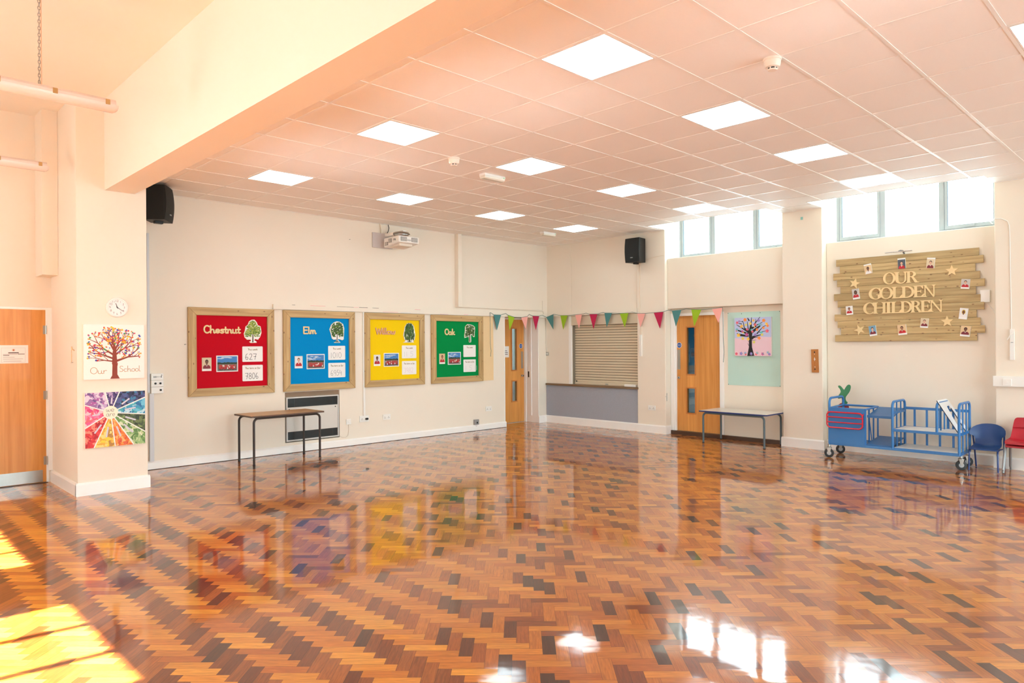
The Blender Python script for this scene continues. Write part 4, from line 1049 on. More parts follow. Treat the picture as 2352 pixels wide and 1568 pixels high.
def flower_tree():
    F = Fr((D1 - .005, 5.353, 1.694), (0, -1, 0), N=(-1, 0, 0)); S = .312
    rr = random.Random(11)
    P = [mat('paint_%s' % n, c, .7) for n, c in (('yellow', (248, 214, 84)), ('orange', (250, 150, 64)), ('coral', (240, 110, 120)), ('magenta', (206, 96, 160)), ('teal', (98, 206, 206)), ('violet', (160, 130, 200)), ('sky', (140, 180, 214)), ('lime', (226, 214, 104)))]
    mb = MB(); ms = [PAPER, mat('paint_lilac_sky', (190, 200, 234), .75, var=.08, scale=10), mat('paint_pink_ground', (236, 204, 216), .75, var=.04, scale=8), mat('paint_black', (26, 22, 24), .6)] + P
    mb.fbox(F, -S, S, -S, S, 0, .035)
    mb.mi(1).prism(F, [(-S, -.02), (-.1, -.03), (.1, 0), (S, -.01), (S, S), (-S, S)], .0349, .0354)
    mb.mi(2).prism(F, [(-S, -S), (S, -S), (S, .0), (.1, .01), (-.1, -.022), (-S, -.01)], .0349, .0353)
    # centre of crown in the picture's own coordinates (-1..1)
    q = lambda x, y: ((x - 740) / 610 * S, (795 - y) / 650 * S)
    mb.mi(3)
    T = [((675, 1440), (665, 1150), 235, 105), ((665, 1150), (668, 850), 105, 92), ((668, 900), (672, 600), 92, 130), ((672, 620), (690, 400), 130, 50)]
    Lm = [((690, 420), (705, 150), 40, 16), ((640, 640), (470, 500), 60, 30), ((620, 650), (200, 380), 55, 14), ((600, 700), (250, 575), 60, 40), ((600, 770), (330, 745), 60, 50), ((560, 760), (210, 680), 40, 18),
          ((600, 560), (560, 280), 34, 14), ((470, 520), (415, 260), 26, 16), ((690, 520), (860, 440), 70, 40), ((720, 640), (980, 440), 90, 50), ((780, 400), (985, 145), 36, 14), ((830, 400), (850, 200), 24, 10), ((880, 700), (1080, 470), 40, 12), ((700, 850), (810, 780), 100, 60),
          ((800, 790), (1060, 720), 50, 14), ((960, 650), (1190, 610), 22, 12), ((880, 410), (1060, 320), 30, 14), ((1080, 470), (1220, 410), 20, 10), ((800, 830), (930, 815), 20, 12), ((630, 260), (580, 170), 44, 26), ((415, 280), (330, 270), 20, 12), ((380, 360), (270, 330), 26, 18), ((610, 1090), (575, 1010), 16, 8), ((620, 970), (580, 930), 12, 6), ((700, 920), (860, 900), 14, 8)]
    k = S / 610
    branchy(mb, F, None, [(q(*a), q(*b), wa * k, wb * k) for a, b, wa, wb in T], [(q(*a), q(*b), wa * k, wb * k) for a, b, wa, wb in Lm], .0352, .0362)
    spots = [(490, 220, 62, 1), (220, 310, 48, 2), (290, 265, 36, 5), (770, 250, 42, 0), (940, 255, 50, 5), (1110, 260, 60, 1), (1200, 375, 48, 0), (1235, 440, 45, 1), (1220, 610, 60, 2), (1100, 505, 42, 1), (375, 430, 52, 0), (350, 450, 40, 1), (660, 350, 48, 0), (520, 390, 40, 7), (830, 395, 46, 2), (800, 460, 28, 0), (890, 560, 48, 1), (735, 620, 42, 2), (705, 565, 38, 4), (560, 545, 42, 2), (395, 610, 42, 3), (420, 645, 34, 0), (540, 720, 60, 3), (265, 740, 66, 0), (410, 850, 52, 7), (590, 865, 56, 0), (830, 730, 50, 5), (1030, 660, 44, 4), (1055, 730, 48, 7), (955, 840, 58, 1), (785, 975, 50, 7), (210, 540, 44, 4), (195, 590, 26, 2), (970, 390, 46, 4), (1040, 400, 34, 6),
             (190, 1370, 50, 2), (350, 1360, 56, 5), (490, 1345, 42, 6), (505, 1390, 34, 2), (690, 1365, 52, 5), (890, 1340, 44, 6), (855, 1380, 40, 2), (1070, 1370, 52, 3), (1240, 1320, 46, 6), (1285, 1380, 44, 5)]
    for x, y, r, c in spots:
        a0 = rr.uniform(0, 90); c0 = q(x, y)
        pts = [(c0[0] + r * k * (1.1 if i % 2 == 0 else .7) * math.cos(R(a0 + 36 * i)), c0[1] + r * k * (1.1 if i % 2 == 0 else .7) * math.sin(R(a0 + 36 * i))) for i in range(10)]
        mb.mi(4 + c).prism(F, pts, .0355, .037 + rr.random() * .001)
        if rr.random() < .6: mb.mi(4 + (c + 1) % 8).prism(F, ell(c0[0] + r * k * .3, c0[1] + r * k * .2, r * k * .35, r * k * .35, 8), .0365, .0385)
    mb.build('canvas_painting', ms, label='square painting of a black tree with paper blossoms on the mint board', cat='painting')
flower_tree()

m = MB(); F = right(4.30, 1.32, 0, R(1.5))
m.fbox(F, -.05, .05, -.173, .173, 0, .022)
for v in (.13, -.125): m.mi(1).prism(F, ell(0, v, .011, .011, 10), .0215, .023)
for v in (.1, -.09): m.mi(2).prism(F, ell(0, v, .006, .006, 8), .0215, .023)
m.mi(2).prism(F, rect(-.012, .02, .012, .03), .0215, .0225); m.prism(F, rect(-.004, .0, .004, .05), .0215, .0225)
m.build('mounting_block', [wood('orange_wood', (196, 128, 60), (176, 108, 46), (110, 70, 40), 2, knots=False), INK, PAPER], bevel=.003, label='varnished wooden mounting block on the pier between the bays', cat='block')
MB().fbox(right(4.49, 3.47), -.018, .018, -.022, .022, 0, .002).build('paper_scrap', mat('mint_scrap', (150, 200, 190), .8), label='tiny mint green scrap stuck near the top of the pier', cat='scrap')

# ------------------------------------------------------------------ plank board
PD = D1 - .02            # face of the bay wall
rows_l = [4.032, 3.98, 4.074, 4.021, 3.973, 4.066, 4.014, 3.97, 4.059, 4.016, 3.969, 4.053]
rows_r = [2.241, 2.19, 2.282, 2.231, 2.18, 2.276, 2.226, 2.187, 2.271, 2.229, 2.181, 2.267]
root = thing('plank_display_board', (PD, 3.13, 1.603), 'rustic staggered plank board lettered OUR GOLDEN CHILDREN', 'display board')
m = MB(); zt = 2.809; hz = (2.809 - 1.603) / 12
for i in range(12): m.box(PD - .042, PD - .020, rows_r[i], rows_l[i], zt - hz * (i + 1) + .0012, zt - hz * i - .0012)
m.build('planks', PLANK, root, bevel=.003)
for y in (2.6, 3.65): MB().box(PD - .020, PD, y - .03, y + .03, 1.65, 2.76).build('batten', PLANK, root)

def serif(ch):
    """Wooden serif capital in a 1-high box: list of (outline) or (outer, inner, closed)."""
    T, t, sh, o = .2, .085, .06, []
    def stem(x, w, top=True, bot=True, ex=.09, y0=0, y1=1):
        o.append(rect(x, y0, x + w, y1))
        if bot: o.append([(x - ex, y0), (x + w + ex, y0), (x + w + ex, y0 + .035), (x + w, y0 + .1), (x, y0 + .1), (x - ex, y0 + .035)])
        if top: o.append([(x - ex, y1), (x - ex, y1 - .035), (x, y1 - .1), (x + w, y1 - .1), (x + w + ex, y1 - .035), (x + w + ex, y1)])
    if ch == 'O': w = .98; o.append((ell(.49, .5, .49, .52, 28), ell(.49, .5, .3, .45, 28), True))
    elif ch in 'CG':
        w = .9; o.append((ell(.5, .5, .5, .52, 22, 48, 318 if ch == 'C' else 325), ell(.53, .5, .32, .45, 22, 48, 318 if ch == 'C' else 325), False))
        o.append([(.76, .95), (.86, 1.0), (.86, .66), (.82, .66), (.72, .82)])
        if ch == 'G': o.append(rect(.66, .08, .86, .4)); o.append(rect(.54, .36, .95, .42))
    elif ch == 'U':
        w = .92; stem(.1, T, True, False, y0=.32); stem(.72, t + .02, True, False, y0=.32)
        o.append((ell(.465, .33, .365, .35, 14, 180, 360), ell(.51, .33, .21, .27, 14, 180, 360), False))
    elif ch == 'R':
        w = .95; stem(.12, T)
        o.append((ell(.4, .745, .36, .255, 14, -90, 90), ell(.38, .745, .19, .185, 14, -90, 90), False))
        o.append(rect(.28, .93, .42, 1.0)); o.append(rect(.28, .49, .42, .56))
        o.append([(.4, .52), (.56, .56), (.86, .06), (.98, .03), (.98, 0), (.68, 0)])
    elif ch == 'L': w = .78; stem(.1, T); o.append(rect(.1, 0, .74, .085)); o.append([(.74, 0), (.78, .32), (.74, .32), (.56, .08), (.56, 0)])
    elif ch == 'D': w = .98; stem(.1, T, ex=.08); o.append((ell(.4, .5, .56, .5, 18, -90, 90), ell(.38, .5, .38, .415, 18, -90, 90), False)); o.append(rect(.26, .915, .42, 1)); o.append(rect(.26, 0, .42, .085))
    elif ch == 'E':
        w = .82; stem(.1, T, ex=.08); o.append(rect(.1, 0, .76, .085)); o.append(rect(.1, .915, .74, 1)); o.append(rect(.2, .46, .56, .54))
        o.append([(.74, 1), (.74, .72), (.70, .72), (.54, .92), (.54, 1)]); o.append([(.76, 0), (.82, .3), (.77, .3), (.56, .08), (.56, 0)]); o.append(rect(.54, .36, .585, .64))
    elif ch == 'N': w = 1.0; stem(.12, t, ex=.1); stem(.8, t, True, False, ex=.11); o.append([(.02, 1), (.22, 1), (.885, .03), (.885, -.03), (.8, -.03), (.12, .92)])
    elif ch == 'H': w = 1.0; stem(.1, T - .02); stem(.72, T - .02); o.append(rect(.2, .46, .8, .54))
    elif ch == 'I': w = .4; stem(.1, T)
    return o, w
def word(letters, zb, h):
    m = MB(); txt = ''
    for ch, ya, yb in letters:
        shp, w = serif(ch); k = (ya - yb) / w
        F = Fr((PD - .042, ya, zb), (0, -1, 0), N=(-1, 0, 0)); f = lambda P: [(a * k, b * h) for a, b in P]
        d = .018 + random.uniform(-.001, .001)
        for s in shp:
            if isinstance(s, tuple): m.ring(F, f(s[0]), f(s[1]), -.001, d, s[2])
            else: m.prism(F, f(s), -.001, d - .0002)
        txt += ch
    m.build('word_lettering', PLY, root, label='raised plywood word %s' % txt)
word([('O', 3.386, 3.225), ('U', 3.247, 3.072), ('R', 3.10, 2.935)], 2.404, .160)
word([('G', 3.577, 3.412), ('O', 3.435, 3.258), ('L', 3.278, 3.138), ('D', 3.158, 2.985), ('E', 3.008, 2.866), ('N', 2.885, 2.73)], 2.200, .160)
word([('C', 3.652, 3.50), ('H', 3.525, 3.340), ('I', 3.357, 3.280), ('L', 3.293, 3.148), ('D', 3.168, 3.015), ('R', 3.045, 2.893), ('E', 2.922, 2.785), ('N', 2.812, 2.645)], 1.995, .160)
def wooden_star(y, z, a, label):
    MB().prism(right(y, z, XB - PD + .042, R(a)), star(.078), -.0005, .012).build('wooden_star', PLY, label=label, cat='star', group='wooden stars on the plank board')
wooden_star(2.544, 2.532, 0, 'pale wooden star above and right of the word OUR')
wooden_star(3.771, 2.445, -16, 'pale wooden star at the left end above a portrait card')
wooden_star(2.602, 1.861, 2, 'pale wooden star below the end of the word CHILDREN')
wooden_star(3.706, 1.771, 22, 'pale wooden star low on the plank board beside a blue-backed portrait')
FP = lambda y, z, a: right(y, z, XB - PD + .042, R(a))
G = 'portrait cards on the plank board'
for y, z, a, w, h, bgi, sk, ha, top, cap, lab, lh in (
    (3.586, 2.640, 9, .098, .14, 5, 0, 0, SHIRT, 'high', 'tilted portrait card of a person in white, above left of OUR', False),
    (3.148, 2.680, 2, .098, .145, 2, 1, 0, JUMPER, 'high', 'dark-backed red jumper portrait card under the picture light', False),
    (2.791, 2.655, -6, .098, .14, 0, 1, 0, MAROON, 'high', 'portrait card in maroon cardigan, above the letter R', False),
    (2.390, 2.346, -6, .098, .128, 1, 1, 0, JUMPER, 'low', 'portrait card beside two knots at the right end of the board', False),
    (2.414, 1.958, -8, .095, .145, 4, 0, 2, SHIRT, 'low', 'white-backed portrait card of a person with a yellow headband', True),
    (2.393, 1.729, -7, .11, .14, 5, 0, 0, MAROON, 'low', 'portrait card in the lower right corner of the plank board', False),
    (2.871, 1.848, -5, .095, .13, 0, 1, 1, MAROON, 'low', 'portrait card under the letters RE of CHILDREN', False),
    (3.147, 1.762, 6, .108, .142, 5, 2, 0, JUMPER, 'low', 'portrait card with sandy wall behind, low in the middle', False),
    (3.528, 1.754, 8, .095, .145, 3, 1, 0, MAROON, 'low', 'blue-backed portrait card beside the low left star', False),
    (3.845, 2.057, 4, .092, .128, 4, 2, 0, JUMPER, 'low', 'portrait card left of the word CHILDREN', False),
    (3.754, 2.290, 7, .095, .15, 1, 0, 0, JUMPER, 'low', 'grey-backed portrait card just below the left star', True)):
    portrait(FP(y, z, a), w, h, bgi, sk, ha, top, cap, 'portrait_card', lab, G, lh, .012)
root = thing('picture_light', (PD, 3.14, 2.80), 'slim chrome picture light arched over the plank board', 'lamp')
MB().tube([(PD - .03, 3.12, 2.812), (PD - .06, 3.13, 2.85), (PD - .12, 3.145, 2.85), (PD - .16, 3.15, 2.838)], .011, 8).build('arm', mat('lamp_grey', (110, 106, 104), .4), root, smooth=True)
MB().box(PD - .175, PD - .145, 2.985, 3.325, 2.826, 2.838).build('light_bar', CHROME, root, bevel=.003)
F = right(2.18, 2.175, XB - PD)
m = MB().fbox(F, -.055, .055, -.078, .08, 0, .035); m.build('junction_box', PLAST, bevel=.004, label='white plastic box on the wall at the end of the plank board', cat='box')
MB().tube([(PD - .02, 2.165, 2.098), (PD - .01, 2.14, 2.06), (PD - .008, 2.10, 2.0), (PD - .01, 2.065, 1.94)], .003, 6).build('box_wire', PLAST, smooth=True, label='thin white wire trailing from the white junction box', cat='cable')
MB().tube([(10.86, 2.13, 3.12), (PD + .03, 2.13, 3.135), (XB - .006, 2.045, 3.138), (XB - .006, 1.975, 3.132), (XB - .006, 1.91, 3.09), (XB - .006, 1.892, 3.03), (XB - .006, 1.887, 2.85), (XB - .006, 1.877, 1.73)], .005, 8).build('window_cable', PLAST, smooth=True, label='pale cable curving down from the second window to a white conduit', cat='cable')
m = MB().box(XB - .028, XB, 1.845, 1.89, 1.36, 1.745); m.mi(1).box(XB - .029, XB - .027, 1.856, 1.882, 1.575, 1.583)
m.build('cable_conduit', [PLAST, GREYP], bevel=.002, label='white conduit stub on the pier above the dado trunking', cat='conduit')
MB().tube([(XB - .035, 1.855, 1.70), (XB - .05, 1.885, 1.66), (XB - .045, 1.915, 1.61)], .005, 6).build('loose_wire', PLAST, smooth=True, label='loose white wire end sticking out of the conduit stub', cat='cable')
m = MB().box(XB - .055, XB, -2.0, 2.066, 1.028, 1.158); m.build('dado_trunking', PLAST, bevel=.005, label='wide white dado trunking along the wall above the chairs', cat='trunking')
socket_plate('blank_outlet', Fr((XB - .055, 1.915, 1.083), (0, -1, 0), N=(-1, 0, 0)), .09, .085, 'single', 'square outlet set in the white dado trunking')

# ------------------------------------------------------------------ column: clock, canvases, hook
CF = lambda x, z, d=0: Fr((x, 8.585 - d, z), (1, 0, 0), N=(0, -1, 0))
root = thing('wall_clock', (2.291, 8.585, 1.92), 'round white wall clock at about twenty past eleven', 'clock')
MB().lathe((2.291, 8.585, 2.028), (0, -1, 0), [(.110, 0), (.110, .022), (.104, .032), (.094, .034), (.090, .026)], 40).build('case', PLAST, root, smooth=True)
F = CF(2.291, 2.028, .027)
m = MB().prism(F, ell(0, 0, .091, .091, 40), -.003, .0); 
m.build('dial', mat('dial_white', (244, 238, 236), .5), root)
m = MB()
for k in range(1, 13):
    a = R(90 - 30 * k); t = str(k); r_ = .071
    w = .017 * len(t)
    m.stroke(F, write(t, r_ * math.cos(a) - w * .5, r_ * math.sin(a) - .010, .021, w), .0026, 0, .0008, 0)
m.build('numerals', mat('dial_grey', (120, 104, 104), .6), root)
def hand(name, deg, L, w):
    a = R(90 - deg); MB().taper(F, (-.012 * math.cos(a), -.012 * math.sin(a)), (L * math.cos(a), L * math.sin(a)), w, w * .6, .002, .0035).build(name, INK, root)
hand('hour_hand', 340.5, .048, .007); hand('minute_hand', 126, .072, .005)
m = MB().prism(F, ell(0, 0, .005, .005, 10), .001, .0045); m.build('hand_pin', INK, root)

def school_tree():
    F = CF(2.262, 1.540, .001); S = .298; rr = random.Random(5)
    cols = [(244, 190, 40), (238, 120, 50), (206, 50, 60), (60, 70, 170), (70, 160, 90), (150, 70, 140), (224, 160, 60)]
    P = [mat('dab_%d' % i, c, .6) for i, c in enumerate(cols)]
    mb = MB(); ms = [mat('canvas_white', (247, 240, 234), .8), mat('paint_tree_brown', (140, 62, 46), .7, var=.08, scale=20), mat('paint_writing', (170, 120, 70), .7)] + P
    mb.fbox(F, -S, S, -S, S, 0, .032)
    q = lambda x, y: ((x - 380) / 345 * S, (390 - y) / 310 * S); k = S / 345
    mb.mi(1); n0, n1 = .0318, .0326
    mb.prism(F, [q(325, 697), q(348, 660), q(352, 540), q(345, 520), q(415, 520), q(408, 560), q(408, 650), q(435, 697)], n0, n1)
    tips = []
    def grow(p, ang, L, w, d):
        e = (p[0] + L * math.cos(R(ang)), p[1] + L * math.sin(R(ang)))
        e = (max(-S * .84, min(S * .84, e[0])), min(S * .9, e[1]))
        mb.mi(1).taper(F, p, e, w, w * .6, n0, n1)
        if abs(e[0]) > S * .80 or e[1] > S * .9 or e[1] < -S * .32: tips.append(e); return
        if d == 0: tips.append(e); return
        mid = (p[0] * .45 + e[0] * .55, p[1] * .45 + e[1] * .55)
        grow(e, ang + rr.uniform(8, 26), L * rr.uniform(.6, .8), w * .62, d - 1)
        grow(e, ang - rr.uniform(8, 26), L * rr.uniform(.6, .8), w * .62, d - 1)
        if d > 1: grow(mid, ang + rr.choice((-1, 1)) * rr.uniform(30, 45), L * .55, w * .45, d - 2)
    c0 = q(378, 520); c1 = q(376, 380)
    mb.taper(F, c0, c1, 62 * k, 40 * k, n0, n1)
    for p, a, L, w in ((c1, 90, .085, 30), (c1, 65, .10, 26), (c1, 118, .10, 26), (q(376, 430), 38, .125, 26), (q(376, 430), 146, .12, 26), (q(382, 500), 20, .14, 30), (q(370, 470), 158, .14, 24), (q(372, 500), 172, .10, 20), (c1, 100, .1, 18), (q(380, 400), 52, .1, 18)): grow(p, a, L, w * k, 3)
    for e in tips:
        for _ in range(2):
            r_ = rr.uniform(.006, .0105); x = e[0] + rr.uniform(-.014, .014); y = e[1] + rr.uniform(-.01, .014)
            if abs(x) > S * .93 or y > S * .93: continue
            mb.mi(3 + rr.choice((0, 0, 0, 1, 1, 1, 2, 2, 3, 3, 4, 5, 6))).prism(F, [(x + a, y + b) for a, b in ell(0, 0, r_ * rr.uniform(.8, 1.3), r_, 8)], n0, n1 + .0006)
    for _ in range(110):
        a = rr.uniform(10, 170); d = rr.uniform(.25, .82) ; x = d * S * .95 * math.cos(R(a)); y = -.08 + d * S * 1.05 * math.sin(R(a)); r_ = rr.uniform(.005, .0095)
        if abs(x) < .03 and y < .05: continue
        mb.mi(3 + rr.randrange(7)).prism(F, [(x + u, y + v) for u, v in ell(0, 0, r_ * 1.2, r_, 8)], n0, n1 + .0008)
    o1 = q(100, 636); o2 = q(430, 620)
    mb.mi(2).stroke(F, write('Our', o1[0], o1[1], .068, .165), .0045, n0, n1, 6)
    mb.stroke(F, write('School', o2[0], o2[1], .064, .215), .0045, n0, n1, 6)
    mb.build('canvas_painting', ms, label='square canvas of a brown tree with coloured dabs reading Our School', cat='painting')
school_tree()

def wheel_canvas():
    F = CF(2.268, .802, .001); S = .297; rr = random.Random(9)
    def collage(name, cs, sc=34):
        m = bpy.data.materials.new(name); m.use_nodes = True; nt = m.node_tree; b = nt.nodes['Principled BSDF']; b.inputs['Roughness'].default_value = .55
        tc = nt.nodes.new('ShaderNodeTexCoord'); nz = nt.nodes.new('ShaderNodeTexNoise'); nz.inputs['Scale'].default_value = 12; vo = nt.nodes.new('ShaderNodeTexVoronoi'); vo.inputs['Scale'].default_value = sc
        ad = nt.nodes.new('ShaderNodeMix'); ad.data_type = 'RGBA'; ad.blend_type = 'ADD'; ad.inputs[0].default_value = .12
        nt.links.new(tc.outputs['Object'], nz.inputs['Vector']); nt.links.new(tc.outputs['Object'], ad.inputs[6]); nt.links.new(nz.outputs['Color'], ad.inputs[7]); nt.links.new(ad.outputs[2], vo.inputs['Vector'])
        sp = nt.nodes.new('ShaderNodeSeparateColor'); nt.links.new(vo.outputs['Color'], sp.inputs[0])
        rp = nt.nodes.new('ShaderNodeValToRGB'); rp.color_ramp.interpolation = 'CONSTANT'
        while len(rp.color_ramp.elements) < len(cs): rp.color_ramp.elements.new(.5)
        for i, (e, c) in enumerate(zip(rp.color_ramp.elements, cs)): e.position = i / len(cs); e.color = s2l(c) + (1,)
        nt.links.new(sp.outputs[0], rp.inputs[0]); nt.links.new(rp.outputs[0], b.inputs['Base Color']); return m
    q = lambda x, y: ((x - 475) / 432 * S, (430 - y) / 400 * S)
    C0 = q(400, 330)
    edge = [(325, 30), (530, 30), (907, 130), (907, 385), (907, 650), (735, 830), (465, 830), (165, 830), (43, 540), (43, 205)]
    sect = [  # between consecutive dividers, clockwise
        ((84, 66, 122), (120, 96, 150), (60, 46, 96), (176, 150, 190), (70, 50, 110)),
        ((44, 46, 84), (66, 70, 120), (30, 32, 60), (80, 88, 140), (54, 120, 160)),
        ((60, 150, 190), (110, 190, 214), (40, 110, 160), (70, 170, 180), (190, 220, 230)),
        ((70, 84, 56), (110, 124, 76), (48, 60, 40), (130, 150, 90), (90, 110, 60)),
        ((150, 184, 120), (190, 206, 150), (110, 150, 80), (214, 222, 190), (90, 130, 70)),
        ((236, 120, 50), (244, 150, 60), (214, 84, 40), (248, 180, 110), (226, 100, 60)),
        ((240, 196, 90), (248, 214, 130), (226, 170, 60), (244, 206, 60), (180, 130, 60)),
        ((206, 40, 46), (226, 70, 70), (180, 24, 36), (240, 140, 120), (214, 50, 50)),
        ((226, 90, 140), (236, 130, 166), (214, 60, 120), (244, 190, 200), (230, 100, 110)),
        ((150, 110, 164), (190, 160, 200), (110, 80, 140), (222, 206, 224), (170, 90, 160))]
    mb = MB(); ms = [mat('canvas_white', (247, 240, 234), .8), mat('silver_paper', (206, 200, 212), .45), mat('hub_cream', (244, 236, 214), .7, var=.04, scale=20), INK] + [collage('collage_%d' % i, c) for i, c in enumerate(sect)]
    mb.fbox(F, -S, S, -S, S, 0, .032)
    cor = {0: [], 1: [(905, 10)], 5: [(905, 795)], 4: [], 7: [(45, 868)], 9: [(40, 40)], }
    seq = [(0, 1, []), (1, 2, [(907, 30)]), (2, 3, []), (3, 4, []), (4, 5, [(907, 830)]), (5, 6, []), (6, 7, []), (7, 8, [(43, 830)]), (8, 9, []), (9, 0, [(43, 30)])]
    for i, (a, b, mid) in enumerate(seq):
        P = [C0, q(*edge[a])] + [q(*p) for p in mid] + [q(*edge[b])]
        P = [(max(-S, min(S, x)), max(-S, min(S, y))) for x, y in P]
        mb.mi(4 + i).prism(F, P, .0318, .0324 + .00004 * i)
        mx = sum(p[0] for p in P[1:]) / len(P[1:]); my = sum(p[1] for p in P[1:]) / len(P[1:])
        d = Vector((mx - C0[0], my - C0[1])); L = d.length; d.normalize(); s, e = .42 * L, .72 * L
        mb.mi(1).stroke(F, [[(C0[0] + d.x * s, C0[1] + d.y * s), (C0[0] + d.x * e, C0[1] + d.y * e)]], .016, .0318, .0334, 0)
    for a in edge:
        p = q(*a); p = (max(-S, min(S, p[0])), max(-S, min(S, p[1])))
        mb.mi(0).stroke(F, [[C0, p]], .011, .0318, .0338, 0)
    mb.mi(2).prism(F, ell(C0[0], C0[1], .073, .073, 32), .0318, .0346)
    mb.mi(3).stroke(F, write('we', C0[0] - .046, C0[1] + .008, .062, .085), .0032, .034, .0352, 0)
    mb.stroke(F, write('are', C0[0] - .044, C0[1] - .040, .056, .09), .0032, .034, .0352, 0)
    mb.build('canvas_collage', ms, label='square canvas of bright collage segments round a hub reading we are', cat='painting')
wheel_canvas()
m = MB().tube([(1.895, 8.70, 1.43), (1.885, 8.72, 1.425), (1.885, 8.715, 1.44), (1.882, 8.70, 1.56), (1.885, 8.69, 1.575)], .004, 6).tube([(1.907, 8.69, 1.555), (1.885, 8.69, 1.575), (1.88, 8.685, 1.60)], .006, 6)
m.build('wall_hook', STEEL, smooth=True, label='thin metal cabin hook on the side of the column', cat='hook')

# ------------------------------------------------------------------ book trolley
TB = mat('trolley_blue', (42, 116, 182), .38, coat=.2); TBD = mat('trolley_blue_sheet', (44, 104, 160), .4); TW = mat('trolley_shelf', (236, 233, 229), .35); RED = mat('rack_red', (206, 28, 50), .35, coat=.2)
TX0, TX1, TY0, TY1 = 9.90, 10.40, 2.30, 3.85
root = thing('book_trolley', (10.15, 3.08, 0), 'blue metal school book trolley on castors with empty shelves', 'trolley')
m = MB()
for y0, y1, x0, x1 in ((TY0, TY1, TX0 - .012, TX0 + .012), (TY0, TY1, TX1 - .012, TX1 + .012), (TY0 - .012, TY0 + .012, TX0, TX1), (TY1 - .012, TY1 + .012, TX0, TX1)): m.box(x0, x1, y0, y1, .185, .222)
m.build('base_frame', TB, root, bevel=.003)
def hoop(y, z0, z1, bars, r=.016, barz=None, flat=0):
    b = .07
    pts = [(TX0, y, z0), (TX0, y, z1 - b)] + arc3((TX0 + b, y, z1 - b), (-1, 0, 0), (0, 0, 1), b, 0, 90) + arc3((TX1 - b, y, z1 - b), (0, 0, 1), (1, 0, 0), b, 0, 90) + [(TX1, y, z1 - b), (TX1, y, z0)]
    h = MB().tube(pts, r, 12).build('end_hoop', TB, root, smooth=True)
    for x in bars: MB().tube([(x, y, z0 + .01), (x, y, z1)], .009, 8).build('upright_bar', TB, h, smooth=True)
    return h
hoop(TY1, .20, .825, [])
hoop(3.05, .20, .815, [10.07, 10.235])
hoop(2.54, .46, .825, [10.07, 10.235])
hoop(TY0, .20, .825, [10.07, 10.235])
m = MB()
m.box(TX0 - .014, TX0 - .002, 3.385, TY1 + .012, .20, .70)
m.build('side_panel', TB, root, bevel=.003, label='solid blue sheet behind the red rack')
m = MB(); r_ = .014
for a, b in (((TX0, TY1, .69), (TX0, 3.39, .69)), ((TX1, TY1, .70), (TX1, 3.39, .70)), ((TX0, 3.39, .69), (TX1, 3.39, .70)), ((TX0, TY1, .69), (TX1, TY1, .70))): m.tube([a, b], r_, 8)
m.build('bin_rim', TB, root, smooth=True)
for x, y in ((TX0 + .012, 3.385), (10.06, 3.39), (10.23, 3.39), (TX1, 3.39)): MB().tube([(x, y, .20), (x, y, .69)], .011, 8).build('upright_bar', TB, root, smooth=True)
m = MB()
def slab(m, y0, y1, xa, za, xb, zb, t=.012):
    m.add([(xa, y0, za), (xa, y1, za), (xb, y1, zb), (xb, y0, zb), (xa, y0, za - t), (xa, y1, za - t), (xb, y1, zb - t), (xb, y0, zb - t)],
          [(0, 3, 2, 1)[::-1], (4, 7, 6, 5)[::-1], (0, 1, 5, 4), (1, 2, 6, 5), (2, 3, 7, 6), (3, 0, 4, 7)])
slab(m, 3.065, 3.375, 9.96, .612, TX1, .700); m.box(9.945, 9.965, 3.065, 3.375, .585, .618)
m.build('sloping_shelf', TBD, root)
m = MB(); slab(m, 3.065, 3.375, TX0 + .01, .236, TX1, .30); m.build('sloping_shelf', TBD, root)
MB().tube([(10.0, 3.372, .60), (10.12, 3.372, .23)], .007, 6).build('shelf_brace', TB, root)
m = MB(); m.box(TX0, TX1, 3.06, 3.38, .205, .215); m.box(TX0 + .01, TX1, 3.40, 3.84, .205, .215); m.build('base_sheet', TBD, root)
for z in (.462, .223):
    s = MB().box(TX0 + .012, TX1 - .01, TY0 + .015, 3.04, z - .012, z).build('shelf', TW, root, label='pale laminate shelf')
    if z > .4:
        m = MB()
        m.box(TX0 - .013, TX0 + .013, TY0, 3.05, z - .03, z + .002); m.box(TX1 - .012, TX1 + .012, TY0, 3.05, z - .03, z + .002); m.box(TX0, TX1, TY0 - .01, TY0 + .012, z - .03, z + .002); m.box(TX0, TX1, 3.04, 3.06, z - .03, z + .002)
        m.build('shelf_edge', TB, s, bevel=.002)
MB().box(TX1 - .011, TX1 + .011, TY0, 3.05, .688, .722).build('back_rail', TB, root, bevel=.003)
MB().box(TX0, TX1, 3.042, 3.058, .655, .69).build('cross_rail', TB, root, bevel=.003)
for y in (2.93, 2.785, 2.634, 2.48): MB().box(TX1 - .006, TX1 + .006, y - .013, y + .013, .21, .69).build('back_bar', TB, root, bevel=.002)
